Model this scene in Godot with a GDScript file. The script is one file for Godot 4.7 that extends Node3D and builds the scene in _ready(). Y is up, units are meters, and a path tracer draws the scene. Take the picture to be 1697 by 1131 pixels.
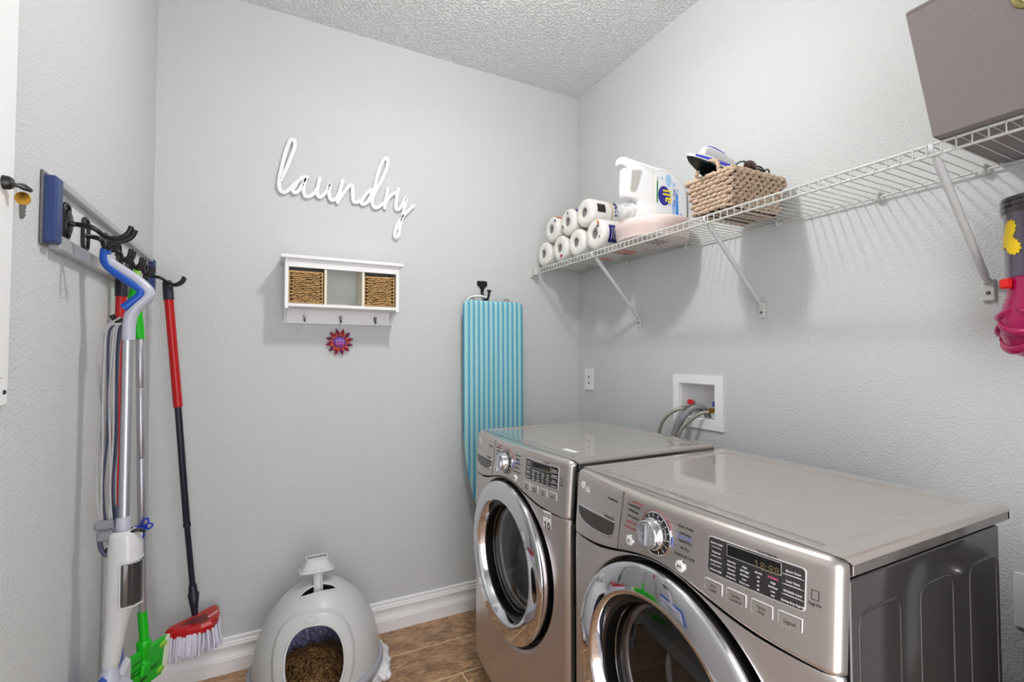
extends Node3D

# ---------------------------------------------------------------- geometry helper
class Geo:
	var v := PackedVector3Array()
	var uv := PackedVector2Array()
	var sg := PackedInt32Array()
	var nextg := 1

	func tri(a: Vector3, b: Vector3, c: Vector3, s: int, ua := Vector2.ZERO, ub := Vector2.ZERO, uc := Vector2.ZERO) -> void:
		v.append(a); v.append(b); v.append(c)
		uv.append(ua); uv.append(ub); uv.append(uc)
		sg.append(s)

	func quad(a: Vector3, b: Vector3, c: Vector3, d: Vector3, s: int, ua := Vector2.ZERO, ub := Vector2.ZERO, uc := Vector2.ZERO, ud := Vector2.ZERO) -> void:
		tri(a, b, c, s, ua, ub, uc)
		tri(a, c, d, s, ua, uc, ud)

	func mark() -> int:
		return v.size()

	# turn everything since the mark so that its faces look away from their middle
	func close(start: int) -> void:
		if v.size() == start:
			return
		var mid := Vector3.ZERO
		for i in range(start, v.size()):
			mid += v[i]
		mid /= float(v.size() - start)
		var vol := 0.0
		for i in range(start, v.size(), 3):
			vol += (v[i] - mid).dot((v[i + 1] - mid).cross(v[i + 2] - mid))
		if vol > 0.0:
			flip(start)

	func flip(start: int) -> void:
		for i in range(start, v.size(), 3):
			var t := v[i + 1]
			v[i + 1] = v[i + 2]
			v[i + 2] = t
			var u := uv[i + 1]
			uv[i + 1] = uv[i + 2]
			uv[i + 2] = u

	func warp(start: int, f: Callable) -> void:
		for i in range(start, v.size()):
			v[i] = f.call(v[i])

	func xform(start: int, t: Transform3D) -> void:
		for i in range(start, v.size()):
			v[i] = t * v[i]

	# chamfered box
	func box(c: Vector3, s: Vector3, bev := 0.0, t := Transform3D()) -> Geo:
		var m := mark()
		var h := s / 2.0
		var b: float = min(bev, min(h.x, min(h.y, h.z)) * 0.98)
		var p := {}
		for sx in [-1, 1]:
			for sy in [-1, 1]:
				for sz in [-1, 1]:
					p[[sx, sy, sz, 0]] = Vector3(sx * h.x, sy * (h.y - b), sz * (h.z - b))
					p[[sx, sy, sz, 1]] = Vector3(sx * (h.x - b), sy * h.y, sz * (h.z - b))
					p[[sx, sy, sz, 2]] = Vector3(sx * (h.x - b), sy * (h.y - b), sz * h.z)
		for s1 in [-1, 1]:
			_q(p[[s1, -1, -1, 0]], p[[s1, 1, -1, 0]], p[[s1, 1, 1, 0]], p[[s1, -1, 1, 0]])
			_q(p[[-1, s1, -1, 1]], p[[1, s1, -1, 1]], p[[1, s1, 1, 1]], p[[-1, s1, 1, 1]])
			_q(p[[-1, -1, s1, 2]], p[[1, -1, s1, 2]], p[[1, 1, s1, 2]], p[[-1, 1, s1, 2]])
			if b > 0.0:
				for s2 in [-1, 1]:
					_q(p[[s1, s2, -1, 0]], p[[s1, s2, 1, 0]], p[[s1, s2, 1, 1]], p[[s1, s2, -1, 1]])
					_q(p[[s1, -1, s2, 0]], p[[s1, 1, s2, 0]], p[[s1, 1, s2, 2]], p[[s1, -1, s2, 2]])
					_q(p[[-1, s1, s2, 1]], p[[1, s1, s2, 1]], p[[1, s1, s2, 2]], p[[-1, s1, s2, 2]])
					for s3 in [-1, 1]:
						_t(p[[s1, s2, s3, 0]], p[[s1, s2, s3, 1]], p[[s1, s2, s3, 2]])
		for i in range(m, v.size()):
			uv[i] = Vector2(v[i].x + v[i].z, v[i].y + v[i].z)
			v[i] = t * (v[i] + c)
		return self

	func _t(a: Vector3, b: Vector3, c: Vector3) -> void:
		if (b - a).cross(c - a).dot(a + b + c) > 0.0:
			tri(a, c, b, -1)
		else:
			tri(a, b, c, -1)

	func _q(a: Vector3, b: Vector3, c: Vector3, d: Vector3) -> void:
		_t(a, b, c)
		_t(a, c, d)

	# parametric surface f(u, v), both 0..1
	func surf(f: Callable, nu: int, nv: int, shut := true, smooth := true) -> Geo:
		var m := mark()
		var s := nextg if smooth else -1
		nextg += 1
		var rows := []
		for j in nv + 1:
			var row := PackedVector3Array()
			for i in nu + 1:
				row.append(f.call(float(i) / nu, float(j) / nv))
			rows.append(row)
		for j in nv:
			for i in nu:
				var a: Vector3 = rows[j][i]
				var b: Vector3 = rows[j][i + 1]
				var c: Vector3 = rows[j + 1][i + 1]
				var d: Vector3 = rows[j + 1][i]
				var u0 := float(i) / nu
				var u1 := float(i + 1) / nu
				var v0 := float(j) / nv
				var v1 := float(j + 1) / nv
				quad(a, b, c, d, s, Vector2(u0, v0), Vector2(u1, v0), Vector2(u1, v1), Vector2(u0, v1))
		if shut:
			close(m)
		return self

	# swept round or oval rod; rb is the half thickness along `up`
	func tube(pts: PackedVector3Array, ra, rb = null, sides := 8, caps := true, up := Vector3.ZERO, power := 1.0) -> Geo:
		var m := mark()
		var s := nextg
		nextg += 2
		var n := pts.size()
		var nrm := Vector3.ZERO
		var rings := []
		for i in n:
			var tan := (pts[min(i + 1, n - 1)] - pts[max(i - 1, 0)]).normalized()
			if up != Vector3.ZERO:
				nrm = up
			elif i == 0:
				nrm = Vector3.UP if absf(tan.y) < 0.9 else Vector3.RIGHT
			nrm = (nrm - tan * nrm.dot(tan)).normalized()
			var bi := tan.cross(nrm)
			var a: float = ra[i] if ra is Array else ra
			var b: float = a if rb == null else (rb[i] if rb is Array else rb)
			var ring := PackedVector3Array()
			for k in sides:
				var th := TAU * (k + 0.5) / sides
				var cx := cos(th)
				var cy := sin(th)
				if power != 1.0:
					cx = signf(cx) * pow(absf(cx), power)
					cy = signf(cy) * pow(absf(cy), power)
				ring.append(pts[i] + bi * cx * a + nrm * cy * b)
			rings.append(ring)
		for i in n - 1:
			for k in sides:
				var k2 := (k + 1) % sides
				var u0 := float(k) / sides
				var u1 := float(k + 1) / sides
				quad(rings[i][k], rings[i][k2], rings[i + 1][k2], rings[i + 1][k], s, Vector2(u0, i), Vector2(u1, i), Vector2(u1, i + 1), Vector2(u0, i + 1))
		if caps:
			for e in [0, n - 1]:
				for k in sides:
					if e == 0:
						tri(pts[e], rings[e][(k + 1) % sides], rings[e][k], -1)
					else:
						tri(pts[e], rings[e][k], rings[e][(k + 1) % sides], -1)
		close(m)
		return self

	# profile of (radius, height) turned round y; sharp profile corners stay sharp
	func lathe(prof: PackedVector2Array, segs := 32, t := Transform3D(), shut := true) -> Geo:
		var m := mark()
		var s := nextg
		nextg += 1
		for j in prof.size() - 1:
			if j > 0:
				var d0 := (prof[j] - prof[j - 1]).normalized()
				var d1 := (prof[j + 1] - prof[j]).normalized()
				if d0.dot(d1) < 0.75:
					s = nextg
					nextg += 1
			for k in segs:
				var a := TAU * k / segs
				var b := TAU * (k + 1) / segs
				var p := prof[j]
				var q := prof[j + 1]
				var A := Vector3(p.x * sin(a), p.y, p.x * cos(a))
				var B := Vector3(p.x * sin(b), p.y, p.x * cos(b))
				var C := Vector3(q.x * sin(b), q.y, q.x * cos(b))
				var D := Vector3(q.x * sin(a), q.y, q.x * cos(a))
				var u0 := float(k) / segs
				var u1 := float(k + 1) / segs
				var w0 := float(j) / (prof.size() - 1)
				var w1 := float(j + 1) / (prof.size() - 1)
				if p.x > 1e-6:
					tri(A, B, C, s, Vector2(u0, w0), Vector2(u1, w0), Vector2(u1, w1))
				if q.x > 1e-6:
					tri(A, C, D, s, Vector2(u0, w0), Vector2(u1, w1), Vector2(u0, w1))
		xform(m, t)
		if shut:
			close(m)
		return self

	# flat outline with depth, bevelled front
	func extrude(poly: PackedVector2Array, z0: float, z1: float, bev := 0.0, t := Transform3D()) -> Geo:
		var m := mark()
		var n := poly.size()
		var tris := Geometry2D.triangulate_polygon(poly)
		var inner := poly
		if bev > 0.0:
			var off := Geometry2D.offset_polygon(poly, -bev, Geometry2D.JOIN_MITER)
			if off.size() == 1 and off[0].size() == n:
				var best := 0
				var o: PackedVector2Array = off[0]
				for k in n:
					if o[k].distance_squared_to(poly[0]) < o[best].distance_squared_to(poly[0]):
						best = k
				inner = PackedVector2Array()
				for k in n:
					inner.append(o[(best + k) % n])
		var has := inner != poly
		var zs := z1 - bev if has else z1
		for i in range(0, tris.size(), 3):
			var a := poly[tris[i]]
			var b := poly[tris[i + 1]]
			var c := poly[tris[i + 2]]
			tri(Vector3(a.x, a.y, z0), Vector3(c.x, c.y, z0), Vector3(b.x, b.y, z0), -1, a, c, b)
			a = inner[tris[i]]
			b = inner[tris[i + 1]]
			c = inner[tris[i + 2]]
			tri(Vector3(a.x, a.y, z1), Vector3(b.x, b.y, z1), Vector3(c.x, c.y, z1), -1, a, b, c)
		var s := nextg
		nextg += 1
		var ccw := not Geometry2D.is_polygon_clockwise(poly)
		for i in n:
			var j := (i + 1) % n
			var d0 := (poly[i] - poly[(i + n - 1) % n]).normalized()
			var d1 := (poly[j] - poly[i]).normalized()
			if d0.dot(d1) < 0.93:
				s = nextg
				nextg += 1
			var a0 := Vector3(poly[i].x, poly[i].y, z0)
			var b0 := Vector3(poly[j].x, poly[j].y, z0)
			var b1 := Vector3(poly[j].x, poly[j].y, zs)
			var a1 := Vector3(poly[i].x, poly[i].y, zs)
			if ccw == (tris.size() > 0 and _ccw(poly, tris)):
				quad(a0, b0, b1, a1, s)
			else:
				quad(b0, a0, a1, b1, s)
			if has:
				quad(a1, b1, Vector3(inner[j].x, inner[j].y, z1), Vector3(inner[i].x, inner[i].y, z1), -1)
		xform(m, t)
		close(m)
		return self

	func _ccw(poly: PackedVector2Array, tris: PackedInt32Array) -> bool:
		return (poly[tris[1]] - poly[tris[0]]).cross(poly[tris[2]] - poly[tris[0]]) > 0.0

	# rounded rectangle laid out in columns so that it can be bent afterwards; raised by z
	func rrect(c: Vector2, s: Vector2, r: float, z: float, cols := 12, z0 := 0.0) -> Geo:
		var xs := []
		for i in 5:
			xs.append(-s.x / 2 + r * (1.0 - cos(PI / 2 * i / 4.0)))
		for i in range(1, cols):
			xs.append(lerpf(-s.x / 2 + r, s.x / 2 - r, float(i) / cols))
		for i in 5:
			xs.append(s.x / 2 - r + r * sin(PI / 2 * i / 4.0))
		var hs := []
		for x in xs:
			var d: float = max(0.0, absf(x) - (s.x / 2 - r))
			hs.append(s.y / 2 - r + sqrt(max(0.0, r * r - d * d)))
		for i in xs.size() - 1:
			var x0: float = xs[i] + c.x
			var x1: float = xs[i + 1] + c.x
			var h0: float = hs[i]
			var h1: float = hs[i + 1]
			var a := Vector3(x0, c.y - h0, z)
			var b := Vector3(x1, c.y - h1, z)
			var d := Vector3(x1, c.y + h1, z)
			var e := Vector3(x0, c.y + h0, z)
			quad(a, e, d, b, -1, Vector2(x0, c.y - h0), Vector2(x0, c.y + h0), Vector2(x1, c.y + h1), Vector2(x1, c.y - h1))
			var dz := Vector3(0, 0, z0 - z)
			quad(e, e + dz, d + dz, d, -1)
			quad(a, b, b + dz, a + dz, -1)
			if i == 0:
				quad(a, a + dz, e + dz, e, -1)
			if i == xs.size() - 2:
				quad(b, d, d + dz, b + dz, -1)
		return self

	# lettering: size is the capital height, anchored by `align` (0 left, 1 centre)
	func text(t: String, size: float, depth: float, at := Vector3.ZERO, align := 1, bold := false, serif := false) -> Geo:
		var m := mark()
		var tm := TextMesh.new()
		var font := SystemFont.new()
		font.font_names = PackedStringArray(["Droid Serif" if serif else "Droid Sans"])
		font.font_weight = 700 if bold else 400
		tm.font = font
		tm.text = t
		tm.font_size = 32
		tm.pixel_size = size / 23.0
		tm.curve_step = 2.0
		tm.depth = depth
		tm.horizontal_alignment = HORIZONTAL_ALIGNMENT_CENTER if align == 1 else HORIZONTAL_ALIGNMENT_LEFT
		var arr := tm.get_mesh_arrays()
		var pv: PackedVector3Array = arr[Mesh.ARRAY_VERTEX]
		var ix = arr[Mesh.ARRAY_INDEX]
		var idx: PackedInt32Array = ix if ix != null else PackedInt32Array(range(pv.size()))
		for i in range(0, idx.size() - 2, 3):
			tri(pv[idx[i]] + at, pv[idx[i + 1]] + at, pv[idx[i + 2]] + at, -1)
		return self

	func mesh() -> ArrayMesh:
		var st := SurfaceTool.new()
		st.begin(Mesh.PRIMITIVE_TRIANGLES)
		for i in v.size():
			st.set_smooth_group(sg[i / 3])
			st.set_uv(uv[i])
			st.add_vertex(v[i])
		st.generate_normals()
		st.index()
		return st.commit()

# ---------------------------------------------------------------- scene helpers
var M := {}
var counts := {}
var rng := RandomNumberGenerator.new()

func numbered(parent: Node, called: String) -> String:
	var key := str(parent.get_instance_id()) + called
	var n: int = counts.get(key, 0)
	counts[key] = n + 1
	return called if n == 0 else "%s_%03d" % [called, n]

func put(node: Node3D, called: String, parent: Node = self) -> Node3D:
	node.name = numbered(parent, called)
	parent.add_child(node, true)
	return node

func thing(called: String, label: String, category: String, at := Vector3.ZERO, turn := 0.0, group := "") -> Node3D:
	var o := Node3D.new()
	put(o, called)
	o.position = at
	o.rotation.y = turn
	return tag(o, label, category, group)

func tag(o: Node3D, label: String, category: String, group := "") -> Node3D:
	o.set_meta("label", label)
	o.set_meta("category", category)
	if group != "":
		o.set_meta("group", group)
	return o

func part(called: String, g: Geo, mat: Material, parent: Node = self, label := "", kind := "") -> MeshInstance3D:
	return part_mesh(called, g.mesh(), mat, parent, label, kind)

func part_mesh(called: String, mesh: Mesh, mat: Material, parent: Node = self, label := "", kind := "") -> MeshInstance3D:
	var mi := MeshInstance3D.new()
	mi.mesh = mesh
	mi.material_override = mat
	mi.cast_shadow = GeometryInstance3D.SHADOW_CASTING_SETTING_ON
	put(mi, called, parent)
	if label != "":
		mi.set_meta("label", label)
	if kind != "":
		mi.set_meta("kind", kind)
	return mi

func struct(called: String, g: Geo, mat: Material, label: String) -> MeshInstance3D:
	var o := part(called, g, mat, self, label, "structure")
	return o

func mat(c: Color, rough := 0.5, metal := 0.0, coat := 0.0, coat_rough := 0.05) -> StandardMaterial3D:
	var m := StandardMaterial3D.new()
	m.albedo_color = c
	m.roughness = rough
	m.metallic = metal
	if coat > 0.0:
		m.clearcoat_enabled = true
		m.clearcoat = coat
		m.clearcoat_roughness = coat_rough
	return m

func glass(c: Color, alpha: float, rough := 0.03) -> StandardMaterial3D:
	var m := mat(Color(c.r, c.g, c.b, alpha), rough)
	m.transparency = BaseMaterial3D.TRANSPARENCY_ALPHA
	m.cull_mode = BaseMaterial3D.CULL_DISABLED
	return m

func relief(m: StandardMaterial3D, tex: Texture2D, cm: float, scale: float, world := true) -> StandardMaterial3D:
	m.heightmap_enabled = true
	m.heightmap_texture = tex
	m.heightmap_scale = cm
	m.uv1_triplanar = true
	m.uv1_world_triplanar = world
	m.uv1_scale = Vector3.ONE * scale
	return m

func noise_tex(size: int, freq: float, seed_: int, type := FastNoiseLite.TYPE_SIMPLEX_SMOOTH, oct := 3, ramp: Gradient = null) -> NoiseTexture2D:
	var n := FastNoiseLite.new()
	n.seed = seed_
	n.noise_type = type
	n.frequency = freq
	n.fractal_octaves = oct
	var t := NoiseTexture2D.new()
	t.width = size
	t.height = size
	t.seamless = true
	t.noise = n
	if ramp:
		t.color_ramp = ramp
	return t

func ramp(offs: Array, cols: Array) -> Gradient:
	var g := Gradient.new()
	g.offsets = PackedFloat32Array(offs)
	g.colors = PackedColorArray(cols)
	return g

func curve(pts: Array, n := 6) -> PackedVector3Array:
	var out := PackedVector3Array()
	var c := pts.size()
	for i in c - 1:
		var p0: Vector3 = pts[max(i - 1, 0)]
		var p1: Vector3 = pts[i]
		var p2: Vector3 = pts[i + 1]
		var p3: Vector3 = pts[min(i + 2, c - 1)]
		for k in n:
			var t := float(k) / n
			out.append(0.5 * ((2.0 * p1) + (p2 - p0) * t + (2.0 * p0 - 5.0 * p1 + 4.0 * p2 - p3) * t * t + (3.0 * p1 - p0 - 3.0 * p2 + p3) * t * t * t))
	out.append(pts[c - 1])
	return out

func seg(a: Vector3, b: Vector3) -> PackedVector3Array:
	return PackedVector3Array([a, b])

# place y-axis shapes so that their axis runs from a towards b
func along(a: Vector3, b: Vector3) -> Transform3D:
	var y := (b - a).normalized()
	var x := y.cross(Vector3.FORWARD if absf(y.z) < 0.9 else Vector3.RIGHT).normalized()
	return Transform3D(Basis(x, y, x.cross(y)), a)

# ---------------------------------------------------------------- the room
const ROOM_W := 1.975
const ROOM_D := 2.72
const CEIL := 2.74

func _ready() -> void:
	rng.seed = 7
	var cam := Camera3D.new()
	cam.name = "camera"
	add_child(cam)
	cam.position = Vector3(-1.584, 1.261, 2.263)
	cam.rotation_degrees = Vector3(1.69, -27.1, 0)
	cam.fov = 70.70
	cam.near = 0.02
	cam.current = true
	var we := WorldEnvironment.new()
	we.name = "world_environment"
	var env := Environment.new()
	env.background_mode = Environment.BG_COLOR
	env.background_color = Color(0.985, 0.985, 1.0)
	env.background_energy_multiplier = 4.1  # daylight through the unseen doorway, strength set to light the lower walls
	env.tonemap_mode = Environment.TONE_MAPPER_LINEAR
	env.tonemap_exposure = 1.0
	env.sdfgi_enabled = true
	env.ssao_enabled = true
	env.ssil_enabled = true
	we.environment = env
	add_child(we)
	materials()
	lamp()
	room()
	baseboards()
	floor_planks()
	ceiling_lamp()
	washer_and_dryer()
	wire_shelf()
	wall_cubby()
	laundry_sign()
	sun_ornament()
	ironing_board()
	litter_box()
	wall_fittings()
	mop_rack()
	steam_mop()
	sweeper()
	mops()
	shelf_goods()
	woven_basket()
	fabric_bin()
	cordless_vacuum()

const LAMP := Vector3(-0.98, 2.60, 1.14)

func lamp() -> void:
	var l := OmniLight3D.new()
	l.name = "ceiling_lamp_light"
	l.position = LAMP
	l.light_color = Color(1.0, 0.992, 0.982)
	l.light_energy = 0.47
	l.light_size = 0.04
	l.omni_range = 12.0
	l.omni_attenuation = 2.0
	l.shadow_enabled = true
	add_child(l)
	# second light below the unseen lamp, aimed down to brighten the lower walls
	var a := AreaLight3D.new()
	a.name = "unseen_lamp_down_light"
	a.position = Vector3(LAMP.x, 2.528, LAMP.z)
	a.rotation_degrees = Vector3(-90, 0, 0)
	a.area_size = Vector2(0.10, 0.10)
	a.light_color = l.light_color
	a.light_energy = 0.74
	a.area_range = 12.0
	a.area_attenuation = 2.0
	a.shadow_enabled = true
	add_child(a)

func materials() -> void:
	var peel := noise_tex(1024, 0.045, 3, FastNoiseLite.TYPE_SIMPLEX_SMOOTH, 3)
	M.wall = relief(mat(Color(0.798, 0.806, 0.806), 0.62), peel, 0.12, 2.3)
	var knock := noise_tex(1024, 0.032, 5, FastNoiseLite.TYPE_SIMPLEX_SMOOTH, 3, ramp([0.0, 0.42, 0.6, 1.0], [Color.BLACK, Color(0.15, 0.15, 0.15), Color(0.9, 0.9, 0.9), Color.WHITE]))
	M.ceiling = relief(mat(Color(0.93, 0.935, 0.935), 0.8), knock, 0.6, 1.6)
	M.trim = mat(Color(0.94, 0.94, 0.94), 0.35)
	M.white = mat(Color(0.93, 0.93, 0.93), 0.4)
	M.white_gloss = mat(Color(0.92, 0.92, 0.92), 0.18)
	M.cream = mat(Color(0.9, 0.88, 0.8), 0.45)
	M.grout = mat(Color(0.88, 0.79, 0.63), 0.85)
	M.black = mat(Color(0.025, 0.025, 0.027), 0.35)
	M.black_matte = mat(Color(0.02, 0.02, 0.02), 0.8)
	M.chrome = mat(Color(0.88, 0.88, 0.90), 0.05, 1.0)
	M.satin = mat(Color(0.78, 0.78, 0.80), 0.3, 1.0)
	M.alu = mat(Color(0.74, 0.74, 0.77), 0.36, 0.85)
	M.nickel = mat(Color(0.42, 0.41, 0.4), 0.25, 1.0)
	M.brass = mat(Color(0.83, 0.63, 0.25), 0.28, 1.0)
	M.steel = mat(Color(0.785, 0.757, 0.742), 0.30, 0.85, 0.25, 0.10)
	M.steel_top = mat(Color(0.66, 0.63, 0.605), 0.22, 0.2, 1.0, 0.03)
	M.side = mat(Color(0.36, 0.345, 0.34), 0.06, 0.6)
	M.display = mat(Color(0.17, 0.155, 0.155), 0.25, 0.0, 1.0, 0.05)
	M.lcd = mat(Color(0.03, 0.03, 0.03), 0.15)
	M.print_dark = mat(Color(0.09, 0.088, 0.085), 0.6)
	M.print_light = mat(Color(0.88, 0.87, 0.87), 0.5)
	M.print_red = mat(Color(0.72, 0.25, 0.30), 0.5)
	M.print_pink = mat(Color(0.85, 0.36, 0.55), 0.5)
	M.print_blue = mat(Color(0.45, 0.52, 0.86), 0.5)
	M.digit = mat(Color(0.40, 0.36, 0.22), 0.5)
	M.door_glass = glass(Color(0.05, 0.045, 0.045), 0.45, 0.02)
	M.bowl_glass = glass(Color(0.25, 0.24, 0.24), 0.3, 0.03)
	M.drum = mat(Color(0.32, 0.31, 0.31), 0.35, 0.9)
	M.rubber = mat(Color(0.11, 0.105, 0.105), 0.5)
	M.plastic_grey = mat(Color(0.79, 0.79, 0.79), 0.34)
	M.litter_base = mat(Color(0.66, 0.66, 0.70), 0.4)
	M.shelf_wire = mat(Color(0.80, 0.80, 0.78), 0.3)
	M.brace = mat(Color(0.82, 0.82, 0.82), 0.35)

func room() -> void:
	var w := 0.12
	var g := Geo.new()
	g.box(Vector3(-ROOM_W / 2, CEIL / 2, -w / 2), Vector3(ROOM_W + 2 * w, CEIL + 0.2, w))
	struct("wall_back", g, M.wall, "light grey painted back wall with fine orange peel texture")
	g = Geo.new()
	g.box(Vector3(-ROOM_W - w / 2, CEIL / 2, ROOM_D / 2), Vector3(w, CEIL + 0.2, ROOM_D))
	struct("wall_left", g, M.wall, "light grey painted left wall behind the mop rack")
	g = Geo.new()
	# right wall in four pieces round the opening of the washer outlet box
	var y0 := 1.0
	var y1 := 1.145
	var z0 := 0.752
	var z1 := 0.936
	g.box(Vector3(w / 2, (y0 - 0.1) / 2, ROOM_D / 2), Vector3(w, y0 + 0.1, ROOM_D))
	g.box(Vector3(w / 2, (y1 + CEIL + 0.1) / 2, ROOM_D / 2), Vector3(w, CEIL + 0.1 - y1, ROOM_D))
	g.box(Vector3(w / 2, (y0 + y1) / 2, z0 / 2), Vector3(w, y1 - y0, z0))
	g.box(Vector3(w / 2, (y0 + y1) / 2, (z1 + ROOM_D) / 2), Vector3(w, y1 - y0, ROOM_D - z1))
	struct("wall_right", g, M.wall, "light grey painted right wall carrying the wire shelf")
	g = Geo.new()
	# front wall in three pieces round the unseen doorway behind the camera
	var dx0 := -1.78
	var dx1 := -0.80
	var dh := 2.06
	g.box(Vector3((-ROOM_W - w + dx0) / 2, CEIL / 2, ROOM_D + w / 2), Vector3(dx0 + ROOM_W + w, CEIL + 0.2, w))
	g.box(Vector3((dx1 + w) / 2, CEIL / 2, ROOM_D + w / 2), Vector3(w - dx1, CEIL + 0.2, w))
	g.box(Vector3((dx0 + dx1) / 2, (dh + CEIL + 0.1) / 2, ROOM_D + w / 2), Vector3(dx1 - dx0, CEIL + 0.1 - dh, w))
	struct("wall_front", g, M.wall, "light grey painted front wall with the unseen doorway behind the camera")
	g = Geo.new()
	g.box(Vector3(-ROOM_W / 2, CEIL + w / 2, ROOM_D / 2), Vector3(ROOM_W + 2 * w, w, ROOM_D + 2 * w))
	struct("ceiling", g, M.ceiling, "light grey ceiling with rough knockdown texture")
	# unseen doorway, placed to let daylight onto the lower walls: jambs and casing
	g = Geo.new()
	for x in [dx0, dx1]:
		g.box(Vector3(x, dh / 2, ROOM_D + w / 2), Vector3(0.03, dh, w + 0.02), 0.002)
	g.box(Vector3((dx0 + dx1) / 2, dh, ROOM_D + w / 2), Vector3(dx1 - dx0 + 0.03, 0.03, w + 0.02), 0.002)
	var d := struct("door_1", g, M.trim, "white jamb of the unseen doorway behind the camera, placed to light the lower walls")
	g = Geo.new()
	for x in [dx0 - 0.045, dx1 + 0.045]:
		g.box(Vector3(x, dh / 2 + 0.04, ROOM_D - 0.008), Vector3(0.08, dh + 0.08, 0.018), 0.004)
	g.box(Vector3((dx0 + dx1) / 2, dh + 0.05, ROOM_D - 0.008), Vector3(dx1 - dx0 + 0.01, 0.08, 0.018), 0.004)
	part("unseen_door_casing", g, M.trim, d)

func baseboards() -> void:
	var prof := PackedVector2Array([Vector2(0, 0.134), Vector2(0.005, 0.134), Vector2(0.009, 0.131), Vector2(0.009, 0.118), Vector2(0.0125, 0.114), Vector2(0.0125, 0.108), Vector2(0.0155, 0.106), Vector2(0.0155, 0.099), Vector2(0.0125, 0.092), Vector2(0.0118, 0.080), Vector2(0.0135, 0.068), Vector2(0.0175, 0.060), Vector2(0.0175, 0.055), Vector2(0.0205, 0.053), Vector2(0.0205, 0.0), Vector2(0, 0)])
	var g := Geo.new()
	# profile x = out from wall, y = up, extruded along the wall
	g.extrude(prof, -ROOM_W, 0.0, 0.0, Transform3D(Basis(Vector3(0, 0, 1), Vector3(0, 1, 0), Vector3(1, 0, 0)), Vector3.ZERO))
	struct("baseboard_back", g, M.trim, "white moulded baseboard along the back wall")
	g = Geo.new()
	g.extrude(prof, 0.0, ROOM_D, 0.0, Transform3D(Basis(Vector3(1, 0, 0), Vector3(0, 1, 0), Vector3(0, 0, 1)), Vector3(-ROOM_W, 0, 0)))
	struct("baseboard_left", g, M.trim, "white moulded baseboard along the left wall")
	g = Geo.new()
	g.extrude(prof, 0.0, ROOM_D, 0.0, Transform3D(Basis(Vector3(-1, 0, 0), Vector3(0, 1, 0), Vector3(0, 0, 1)), Vector3.ZERO))
	struct("baseboard_right", g, M.trim, "white moulded baseboard along the right wall")

func wood_texture(seed_: int, base: Color) -> ImageTexture:
	var n := FastNoiseLite.new()
	n.seed = seed_
	n.frequency = 0.02
	n.fractal_octaves = 4
	var k := FastNoiseLite.new()
	k.seed = seed_ + 50
	k.frequency = 0.006
	k.fractal_octaves = 2
	var w := 640
	var h := 160
	var im := Image.create(w, h, false, Image.FORMAT_RGB8)
	for y in h:
		for x in w:
			var bend := k.get_noise_2d(x * 1.2, y * 3.0) * 26.0
			var ring := sin((y + bend) * 0.20 + n.get_noise_2d(x * 0.6, y * 2.0) * 5.0)
			var pores := n.get_noise_2d(x * 1.3, y * 14.0 + bend * 3.0)
			var blot := k.get_noise_2d(x * 2.0 + 300.0, y * 2.6)
			var t := 0.66 + 0.12 * ring + 0.50 * pores + 0.30 * blot
			var c := base.lerp(Color(base.r * 0.50, base.g * 0.46, base.b * 0.42), clampf(1.0 - t, 0.0, 1.0))
			if pores < -0.30:
				c = c.darkened(0.25)
			im.set_pixel(x, y, c)
	return ImageTexture.create_from_image(im)

func floor_planks() -> void:
	var g := Geo.new()
	g.box(Vector3(-ROOM_W / 2, -0.0515, ROOM_D / 2), Vector3(ROOM_W + 0.24, 0.10, ROOM_D + 0.24))
	var fl := struct("floor", g, M.grout, "wood look tile floor with pale grout joints")
	var mats := []
	var tones := [Color(0.80, 0.63, 0.47), Color(0.72, 0.55, 0.40), Color(0.85, 0.69, 0.53)]
	for k in 3:
		var m := mat(Color(1, 1, 1), 0.38)
		m.albedo_texture = wood_texture(11 + k * 7, tones[k])
		mats.append(m)
	var zs := [0.0]
	var z := 0.2085
	while z < ROOM_D:
		zs.append(z)
		z += 0.2285
	zs.append(ROOM_D)
	var shifts := [-1.3, -1.55, -0.873, -1.15, -1.45, -0.95, -1.25, -1.6, -0.9, -1.1, -1.4, -1.0, -1.3]
	for r in zs.size() - 1:
		var za: float = zs[r] + (0.0032 if r > 0 else 0.0)
		var zb: float = zs[r + 1] - 0.0032
		var cuts := [-ROOM_W]
		var s: float = shifts[r % shifts.size()]
		while s - 0.914 > -ROOM_W + 0.05:
			s -= 0.914
		while s < -0.05:
			if s > -ROOM_W + 0.05:
				cuts.append(s)
			s += 0.914
		cuts.append(0.0)
		for i in cuts.size() - 1:
			var xa: float = cuts[i] + 0.0025
			var xb: float = cuts[i + 1] - 0.0025
			var q := Geo.new()
			q.box(Vector3((xa + xb) / 2, -0.004, (za + zb) / 2), Vector3(xb - xa, 0.008, zb - za), 0.0012)
			var du := rng.randf()
			var dv := rng.randf() * 0.2
			for j in q.v.size():
				q.uv[j] = Vector2((q.v[j].x - xa) / 0.9 + du, (q.v[j].z - za) / 0.25 + dv)
			part("plank", q, mats[rng.randi() % 3], fl)

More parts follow.
